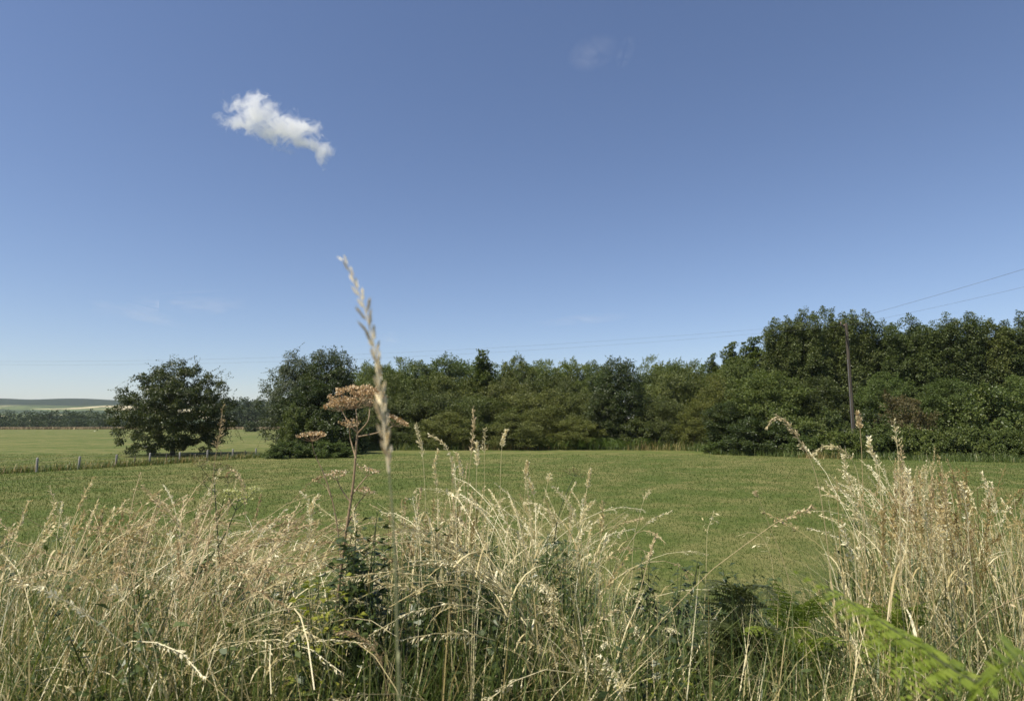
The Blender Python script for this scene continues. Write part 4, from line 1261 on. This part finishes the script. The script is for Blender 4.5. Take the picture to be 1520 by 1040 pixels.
# ------------------------------------------------------------------ leafy weeds that stand out
def herb(label, foot, top, Y, nleaf, leaf, mat, stalkm='stalk_green', wid=0.5, name='weed', bush=0.0, tint=0.5, stems=1):
    b, t = at(foot[0], foot[1], Y), at(top[0], top[1], Y)
    root = np.array([b[0], b[1], float(ground(b[0], b[1]))])
    e = empty(name, root, label, 'weed', 'leafy weeds on the verge')
    rg = np.random.default_rng(int(top[0] * 5 + top[1]))
    qs_, ql = Quads(), Quads()
    for k in range(stems):
        tt = t + (rg.normal(0, 0.06, 3) * (k > 0))
        rt = root + np.array([rg.normal(0, 0.02), rg.normal(0, 0.02), 0]) * (k > 0)
        P = bez([rt, rt * 0.5 + tt * 0.5 + rg.normal(0, 0.02, 3), tt], 16)
        qs_.tubes(P[None], np.linspace(0.0034, 0.0014, 16)[None], 0.4, 0, 5)
        s = np.sort(rg.uniform(0.15, 1, (1, nleaf)))
        p0, tn = along(P[None], s)
        la = np.arange(nleaf) * 2.4 + rg.normal(0, 0.3, nleaf)
        ax = nrm(np.stack([np.cos(la), np.sin(la), rg.normal(0.1, 0.35, nleaf)], -1))
        L = leaf * (1.15 - 0.6 * s[0]) * rg.uniform(0.7, 1.25, nleaf)
        nor = nrm(np.array([0, 0, 1.0]) + rg.normal(0, 0.35, ax.shape))
        sd = nrm(np.cross(ax, nor))
        p1 = p0[0] + ax * (bush * rg.random(nleaf))[:, None]
        # each leaf: two halves folded along a drooping midrib
        mid = p1 + ax * (L * 0.5)[:, None] + np.array([0, 0, 0.04]) * L[:, None]
        ax2 = nrm(ax + np.array([0, 0, -0.5]))
        for sg in (-1, 1):
            V = np.stack([p1, p1 + ax * (L * 0.35)[:, None] + (sd * sg + nor * 0.25) * (L * wid * 0.5)[:, None], mid + ax2 * (L * 0.5)[:, None], mid], 1)
            n = len(V)
            ql.add(V, np.arange(n * 4).reshape(n, 4), np.repeat(np.clip(tint + rg.normal(0, 0.17, n), 0, 1), 4), 0)
    qs_.build('stem', [M[stalkm]], e, origin=root)
    ql.build('foliage', [M[mat]], e, origin=root)
    return e


for a in [
    ('weed with yellow-lime leaves left of the umbel plant foot', (470, 985), (474, 855), 2.0, 70, 0.05, 'lime', 'stalk_green', 0.65, 'weed', 0.10, 0.55, 4),
    ('dark leafy climber twining up the foot of the rust umbel plant', (500, 1010), (522, 790), 2.1, 110, 0.055, 'herb', 'stalk_green', 0.6, 'weed', 0.07, 0.25, 5),
    ('dark nettle-like weed beside the near grass stem', (545, 1010), (552, 835), 2.15, 80, 0.065, 'herb', 'stalk_green', 0.5, 'weed', 0.04, 0.35, 6),
    ('dark nettle-like weed in the shade among the middle straws', (640, 1010), (648, 830), 2.2, 90, 0.065, 'herb', 'stalk_green', 0.45, 'weed', 0.04, 0.3, 6),
    ('second dark nettle-like weed towards the pale straw clump', (700, 1010), (706, 850), 2.2, 80, 0.065, 'herb', 'stalk_green', 0.45, 'weed', 0.04, 0.35, 5),
    ('narrow-leaved green weed in the grass behind the pale straw clump', (800, 980), (812, 825), 2.5, 80, 0.09, 'herb', 'stalk_green', 0.25, 'weed', 0.02, 0.6, 5),
    ('dark weed with drooping leaves past the pale straw clump', (945, 980), (952, 848), 2.6, 60, 0.075, 'herb', 'stalk_green', 0.45, 'weed', 0.03, 0.35, 4),
    ('sprawling dark weed with pointed leaves before the low dark bracken', (1000, 980), (1012, 850), 2.6, 60, 0.08, 'herb', 'stalk_green', 0.4, 'weed', 0.03, 0.4, 4),
    ('bushy dark weed behind the drooping brownish fronds', (1090, 980), (1098, 868), 2.7, 90, 0.07, 'herb', 'stalk_green', 0.5, 'weed', 0.06, 0.3, 6),
    ('bushy mid-green weed beside the fresh green bracken', (1165, 980), (1172, 880), 2.7, 80, 0.07, 'herb', 'stalk_green', 0.5, 'weed', 0.05, 0.55, 5),
    ('pale-leaved weed under the bleached slanting straw', (205, 980), (200, 885), 1.9, 50, 0.06, 'herb', 'stalk_green', 0.55, 'weed', 0.08, 0.8, 3),
    ('small lime-green weed at the bottom beneath the low dark bracken', (1010, 1060), (1012, 965), 2.0, 50, 0.05, 'lime', 'stalk_green', 0.6, 'weed', 0.06, 0.2, 3),
]:
    herb(*a)

# ------------------------------------------------------------------ fence
FP = [(-29.6 + 0.45 * (Y - 46), Y) for Y in (38.8, 41.2, 43.6, 46, 48.4, 50.8, 53.2, 55.6, 58.0)]
fr = empty('wire_fence', (FP[0][0], FP[0][1], float(ground(*FP[0]))), 'low stock fence of weathered posts and wire before the lone tree', 'fence')
o0 = np.array(fr.location)


def post_quads(rng, x, y, h, w):
    q = Quads()
    z = float(ground(x, y))
    K = 6
    P = np.stack([x + np.linspace(0, rng.normal(0, 0.03), K), y + np.linspace(0, rng.normal(0, 0.03), K), z - 0.1 + np.array([0, 0.3, 0.6, 0.95, 0.99, 1.0]) * (h + 0.1)], 1)
    q.tubes(P[None], (w * np.array([1.05, 1.0, 0.98, 0.95, 0.7, 0.02]))[None], 0.5, 0, 8)
    return q


rng = np.random.default_rng(8)
for i, (x, y) in enumerate(FP):
    post_quads(rng, x, y, rng.uniform(0.85, 1.0), 0.075).build('post', [M['post_wood']], fr, True, origin=o0)
    if i in (3, 4, 5, 6, 7):      # thin stakes between the posts
        post_quads(rng, x + 0.45 * 1.3, y + 1.3, rng.uniform(0.65, 0.85), 0.04).build('stake', [M['post_dark']], fr, True, origin=o0)
for zz in (0.35, 0.62, 0.86):
    q = Quads()
    P = np.array([[x, y - 0.08, float(ground(x, y)) + zz] for x, y in FP])
    q.tubes(P[None], np.full((1, len(P)), 0.003), 0.5, 0, 4)
    q.build('wire', [M['wire']], fr, origin=o0)

# ------------------------------------------------------------------ utility pole and overhead wires
PT = at(1256, 480, 60)
PX, PY, PZ = PT[0], 60.0, PT[2]
pg = float(ground(PX, PY))
pole = empty('utility_pole', (PX, PY, pg), 'dark wooden utility pole with a crossarm standing before the poplars', 'utility pole')
po = np.array(pole.location)
q = Quads()
z = np.linspace(pg - 0.3, PZ, 14)
q.tubes(np.stack([np.full(14, PX), np.full(14, PY), z], 1)[None], np.linspace(0.20, 0.135, 14)[None], 0.5, 0, 12)
q.tubes(np.array([[PX, PY, PZ], [PX, PY, PZ + 0.02], [PX, PY, PZ + 0.05]])[None], np.array([[0.135, 0.10, 0.01]]), 0.5, 0, 12)
q.build('post', [M['pole_wood']], pole, True, origin=po)
q = Quads()
q.tubes(np.array([[PX - 0.20, PY - 0.17, pg], [PX - 0.18, PY - 0.15, pg + 5], [PX - 0.15, PY - 0.13, pg + 9.5]])[None], np.full((1, 3), 0.03), 0.5, 0, 6)
q.build('conduit', [M['steel']], pole, True, origin=po)


def beam(q, a, b, w, h):
    a, b = np.asarray(a, float), np.asarray(b, float)
    d = nrm(b - a)
    s = nrm(np.cross(d, [0, 0, 1.0])) * w / 2
    u = np.array([0, 0, 1.0]) * h / 2
    V = [a - s - u, a + s - u, a + s + u, a - s + u, b - s - u, b + s - u, b + s + u, b - s + u]
    q.add(V, [[0, 1, 2, 3], [7, 6, 5, 4], [0, 4, 5, 1], [1, 5, 6, 2], [2, 6, 7, 3], [3, 7, 4, 0]], 0.5)


arm_d = nrm(np.array([0.62, 0.78, 0]))
am = np.array([PX, PY, PZ - 0.28]) - np.array([arm_d[1], -arm_d[0], 0]) * 0.24
a0, a1 = am - arm_d * 1.5, am + arm_d * 1.5
q = Quads()
beam(q, a0, a1, 0.11, 0.14)
q.build('crossarm', [M['pole_wood']], pole, origin=po)
ins = []
for t in (-1.38, 0.35, 1.38):
    p = am + arm_d * t + np.array([0, 0, 0.07])
    q = Quads()
    K = 9
    zz = np.array([0, 0.05, 0.06, 0.10, 0.11, 0.15, 0.16, 0.21, 0.215])
    rr = np.array([0.02, 0.02, 0.06, 0.065, 0.04, 0.055, 0.04, 0.035, 0.002])
    q.tubes((p[None] + np.array([0, 0, 1.0]) * zz[:, None])[None], rr[None], 0.5, 0, 10)
    q.build('insulator', [M['porcelain']], pole, True, origin=po)
    ins.append(p + np.array([0, 0, 0.2]))
q = Quads()
beam(q, np.array([PX - 0.02, PY - 0.27, PZ - 1.0]), am + arm_d * -0.8 + np.array([0, 0, -0.1]), 0.03, 0.04)
beam(q, np.array([PX + 0.02, PY - 0.27, PZ - 1.0]), am + arm_d * 0.8 + np.array([0, 0, -0.1]), 0.03, 0.04)
q.build('brace', [M['steel']], pole, origin=po)


def overhead(a, b, sag, label, r=0.016):
    t = np.linspace(0, 1, 40)[:, None]
    P = np.asarray(a) * (1 - t) + np.asarray(b) * t
    P[:, 2] -= (4 * sag * t * (1 - t))[:, 0]
    q = Quads()
    q.tubes(P[None], np.full((1, 40), r), 0.5, 0, 5)
    o = q.build('overhead_wire', [M['cable']], origin=np.asarray(a))
    return tag(o, label, 'wire', 'overhead wires of the pole line')


LP = np.array([-64.0, 69.0, 10.15])
overhead(ins[0], LP + [0.6, -1.1, 0.0], 1.2, 'upper wire running from the pole across to the lone tree', 0.0065)
overhead(ins[2], LP + [-0.6, 1.0, -0.12], 1.35, 'lower wire running from the pole across to the lone tree', 0.0065)
RP = np.array([40.0, 6.0, 15.6])
overhead(ins[0], RP + [-0.9, 0.2, 0.3], 0.55, 'upper wire climbing from the pole over the poplars', 0.011)
overhead(ins[2], RP + [3.5, 0.2, -0.3], 0.9, 'lower wire climbing from the pole through the poplar tops', 0.008)
# the next poles of the line stand beyond the view

# ------------------------------------------------------------------ cloud
def cloud_mat(lobes, nscale, dens, thr=0.0, amp=0.55, stretch=(1, 1, 1), det=8, soft=0.7):
    m, nt, out = new_mat('cloud_vapour')
    L = nt.links
    tc = nt.nodes.new('ShaderNodeTexCoord')
    val = None
    for (x, y, z, rx, ry, rz) in lobes:
        mp = nt.nodes.new('ShaderNodeMapping')
        mp.vector_type = 'TEXTURE'
        mp.inputs['Location'].default_value = (x, y, z)
        mp.inputs['Scale'].default_value = (rx, ry, rz)
        L.new(tc.outputs['Object'], mp.inputs['Vector'])
        ln = nt.nodes.new('ShaderNodeVectorMath')
        ln.operation = 'LENGTH'
        L.new(mp.outputs[0], ln.inputs[0])
        sub = nt.nodes.new('ShaderNodeMath')
        sub.operation = 'SUBTRACT'
        sub.inputs[0].default_value = 1.0
        L.new(ln.outputs['Value'], sub.inputs[1])
        if val is None:
            val = sub.outputs[0]
        else:
            mx = nt.nodes.new('ShaderNodeMath')
            mx.operation = 'SMOOTH_MAX'
            mx.inputs[2].default_value = 0.25
            L.new(val, mx.inputs[0])
            L.new(sub.outputs[0], mx.inputs[1])
            val = mx.outputs[0]
    f = noise(nt, nscale, det, 0.57, 'Object', stretch, 0.6)
    ma = nt.nodes.new('ShaderNodeMath')
    ma.operation = 'MULTIPLY_ADD'
    L.new(f, ma.inputs[0])
    ma.inputs[1].default_value = amp * 2
    ma.inputs[2].default_value = -amp - thr
    ad = nt.nodes.new('ShaderNodeMath')
    ad.operation = 'ADD'
    L.new(val, ad.inputs[0])
    L.new(ma.outputs[0], ad.inputs[1])
    mr = nt.nodes.new('ShaderNodeMapRange')
    mr.inputs['From Min'].default_value = 0.0
    mr.inputs['From Max'].default_value = soft
    mr.inputs['To Max'].default_value = dens
    L.new(ad.outputs[0], mr.inputs['Value'])
    v = nt.nodes.new('ShaderNodeVolumePrincipled')
    v.inputs['Color'].default_value = (1, 1, 1, 1)
    v.inputs['Anisotropy'].default_value = 0.0
    L.new(mr.outputs[0], v.inputs['Density'])
    L.new(v.outputs[0], out.inputs['Volume'])
    return m


def cloud_box(name, c, ext, mat, label, kind=None):
    q = Quads()
    e = np.array(ext)
    V = np.array([[x, y, z] for x in (-1, 1) for y in (-1, 1) for z in (-1, 1)]) * e
    q.add(V, [[0, 1, 3, 2], [4, 6, 7, 5], [0, 4, 5, 1], [2, 3, 7, 6], [0, 2, 6, 4], [1, 5, 7, 3]], 0.5)
    o = q.build(name, [mat])
    o.location = [float(v) for v in c]
    # lie across the line of sight, level with the sky it hangs in
    return tag(o, label, 'cloud', kind=kind)


YC = 1100.0
cc = at(413, 196, YC)
k = YC / FPX * 1.04            # metres per pixel of the photograph at the cloud
kz = k * 1.18


def lobe(px, py, rx, rz, ry=None):
    return ((px - 413) * k, 0.0, (196 - py) * kz, rx * k, (ry or rx) * k * 0.75, rz * kz)


lobes = [lobe(377, 172, 42, 25), lobe(350, 180, 26, 16), lobe(408, 188, 42, 20), lobe(438, 197, 36, 22), lobe(484, 223, 16, 18), lobe(464, 210, 24, 11)]
cm = cloud_mat(lobes, 0.044, 0.06, 0.22, 1.9, det=8)
cloud_box('cloud', cc, (125, 75, 100), cm, 'small ragged white cloud alone in the blue sky')

# thin high wisps, kilometres away
def wisps():
    Yw = 6000.0
    spec = [(255, 452, 100, 13, 6), (205, 466, 60, 9, -14), (315, 455, 42, 8, 3), (880, 79, 34, 12, 12), (928, 79, 12, 6, 0), (580, 502, 14, 8, 30), (865, 474, 60, 5, 4)]
    m, nt, out = new_mat('thin_cloud')
    L = nt.links
    f = noise(nt, 0.0042, 8, 0.62, 'Generated', None, 0.8)
    tc = nt.nodes.new('ShaderNodeTexCoord')
    q = Quads()
    c0 = at(600, 300, Yw)
    dens = None
    nf = noise(nt, 0.0030, 8, 0.65, 'Object', (1.0, 1.0, 3.2), 1.2)
    for px, py, rx, rz, tilt in spec:
        c = at(px, py, Yw) - c0
        k = Yw / FPX * 1.05
        ex, ez, ey = rx * k, rz * k, 260.0
        a = R(tilt)
        V = np.array([[x, y, z] for x in (-1.3, 1.3) for y in (-1, 1) for z in (-1.5, 1.5)]) * [ex, ey, ez]
        V = np.stack([V[:, 0] * math.cos(a) - V[:, 2] * math.sin(a), V[:, 1], V[:, 0] * math.sin(a) * -1 * -1 + V[:, 2] * math.cos(a)], 1)
        q.add(V + c, [[0, 1, 3, 2], [4, 6, 7, 5], [0, 4, 5, 1], [2, 3, 7, 6], [0, 2, 6, 4], [1, 5, 7, 3]], 0.5)
        mp = nt.nodes.new('ShaderNodeMapping')
        mp.vector_type = 'TEXTURE'
        mp.inputs['Location'].default_value = [float(v) for v in c]
        mp.inputs['Rotation'].default_value = (0, -a, 0)
        mp.inputs['Scale'].default_value = (ex, ey, ez)
        L.new(tc.outputs['Object'], mp.inputs['Vector'])
        ln = nt.nodes.new('ShaderNodeVectorMath')
        ln.operation = 'LENGTH'
        L.new(mp.outputs[0], ln.inputs[0])
        mr = nt.nodes.new('ShaderNodeMapRange')
        mr.inputs['From Min'].default_value = 1.25
        mr.inputs['From Max'].default_value = 0.0
        L.new(ln.outputs['Value'], mr.inputs['Value'])
        if dens is None:
            dens = mr.outputs[0]
        else:
            mx = nt.nodes.new('ShaderNodeMath')
            mx.operation = 'MAXIMUM'
            L.new(dens, mx.inputs[0])
            L.new(mr.outputs[0], mx.inputs[1])
            dens = mx.outputs[0]
    rr = ramp(nt, [(0.42, (0, 0, 0)), (0.75, (1, 1, 1))], nf)
    mu = nt.nodes.new('ShaderNodeMath')
    mu.operation = 'MULTIPLY'
    L.new(dens, mu.inputs[0])
    L.new(rr.outputs[0], mu.inputs[1])
    mu2 = nt.nodes.new('ShaderNodeMath')
    mu2.operation = 'MULTIPLY'
    L.new(mu.outputs[0], mu2.inputs[0])
    mu2.inputs[1].default_value = 0.0017
    v = nt.nodes.new('ShaderNodeVolumePrincipled')
    v.inputs['Color'].default_value = (1, 1, 1, 1)
    L.new(mu2.outputs[0], v.inputs['Density'])
    L.new(v.outputs[0], out.inputs['Volume'])
    o = q.build('clouds', [m])
    o.location = [float(t) for t in c0]
    return tag(o, 'faint thin white wisps spread over the blue sky', 'clouds', kind='stuff')


wisps()

# ------------------------------------------------------------------ haze: the air between here and the far hills
hz = bpy.data.materials.new('air')
hz.use_nodes = True
hn = hz.node_tree
hn.nodes.clear()
ho = hn.nodes.new('ShaderNodeOutputMaterial')
hv = hn.nodes.new('ShaderNodeVolumePrincipled')
hv.inputs['Color'].default_value = (0.80, 0.90, 1.0, 1)
hv.inputs['Density'].default_value = 0.00006
hn.links.new(hv.outputs[0], ho.inputs['Volume'])
q = Quads()
V = np.array([[x, y, z] for x in (-6100, 6100) for y in (-70, 5200) for z in (-14.0, 165)])
q.add(V, [[0, 1, 3, 2], [4, 6, 7, 5], [0, 4, 5, 1], [2, 3, 7, 6], [0, 2, 6, 4], [1, 5, 7, 3]], 0.5)
tag(q.build('haze', [hz]), 'thin blue summer haze over the far hills', 'haze', kind='stuff')

# ------------------------------------------------------------------ light
SUN_EL, SUN_AZ = 58.0, -126.0           # azimuth from +Y towards +X
w = bpy.data.worlds.new('World')
SC.world = w
w.use_nodes = True
nt = w.node_tree
bg = nt.nodes['Background']
sky = nt.nodes.new('ShaderNodeTexSky')
sky.sky_type = 'NISHITA'
sky.sun_disc = False
sky.sun_elevation = R(SUN_EL)
sky.sun_rotation = R(SUN_AZ)
sky.altitude = 50
sky.air_density = 1.0
sky.dust_density = 0.4
sky.ozone_density = 2.8
nt.links.new(mixc(nt, sky.outputs[0], (1.02, 0.975, 1.05), 1.0, 'MULTIPLY'), bg.inputs['Color'])
bg.inputs['Strength'].default_value = 0.094

sun = bpy.data.lights.new('sun', 'SUN')
sun.energy = 5.0
sun.angle = R(0.5)
sun.color = (1.0, 0.935, 0.83)
so = bpy.data.objects.new('sun', sun)
COL.objects.link(so)
dv = Vector((math.sin(R(SUN_AZ)) * math.cos(R(SUN_EL)), math.cos(R(SUN_AZ)) * math.cos(R(SUN_EL)), math.sin(R(SUN_EL))))
so.rotation_euler = dv.to_track_quat('Z', 'Y').to_euler()
so.location = (-20, -10, 40)

SC.view_settings.view_transform = 'Standard'
SC.view_settings.look = 'None'
SC.view_settings.gamma = 1
SC.view_settings.exposure = 0.36
SC.cycles.use_denoising = True
SC.cycles.denoiser = 'OPENIMAGEDENOISE'
SC.cycles.denoising_prefilter = 'ACCURATE'
SC.cycles.denoising_input_passes = 'RGB_ALBEDO_NORMAL'
SC.cycles.max_bounces = 16
SC.cycles.diffuse_bounces = 4
SC.cycles.glossy_bounces = 3
SC.cycles.transparent_max_bounces = 8
SC.cycles.volume_bounces = 16
SC.cycles.volume_step_rate = 0.12
SC.cycles.volume_max_steps = 512
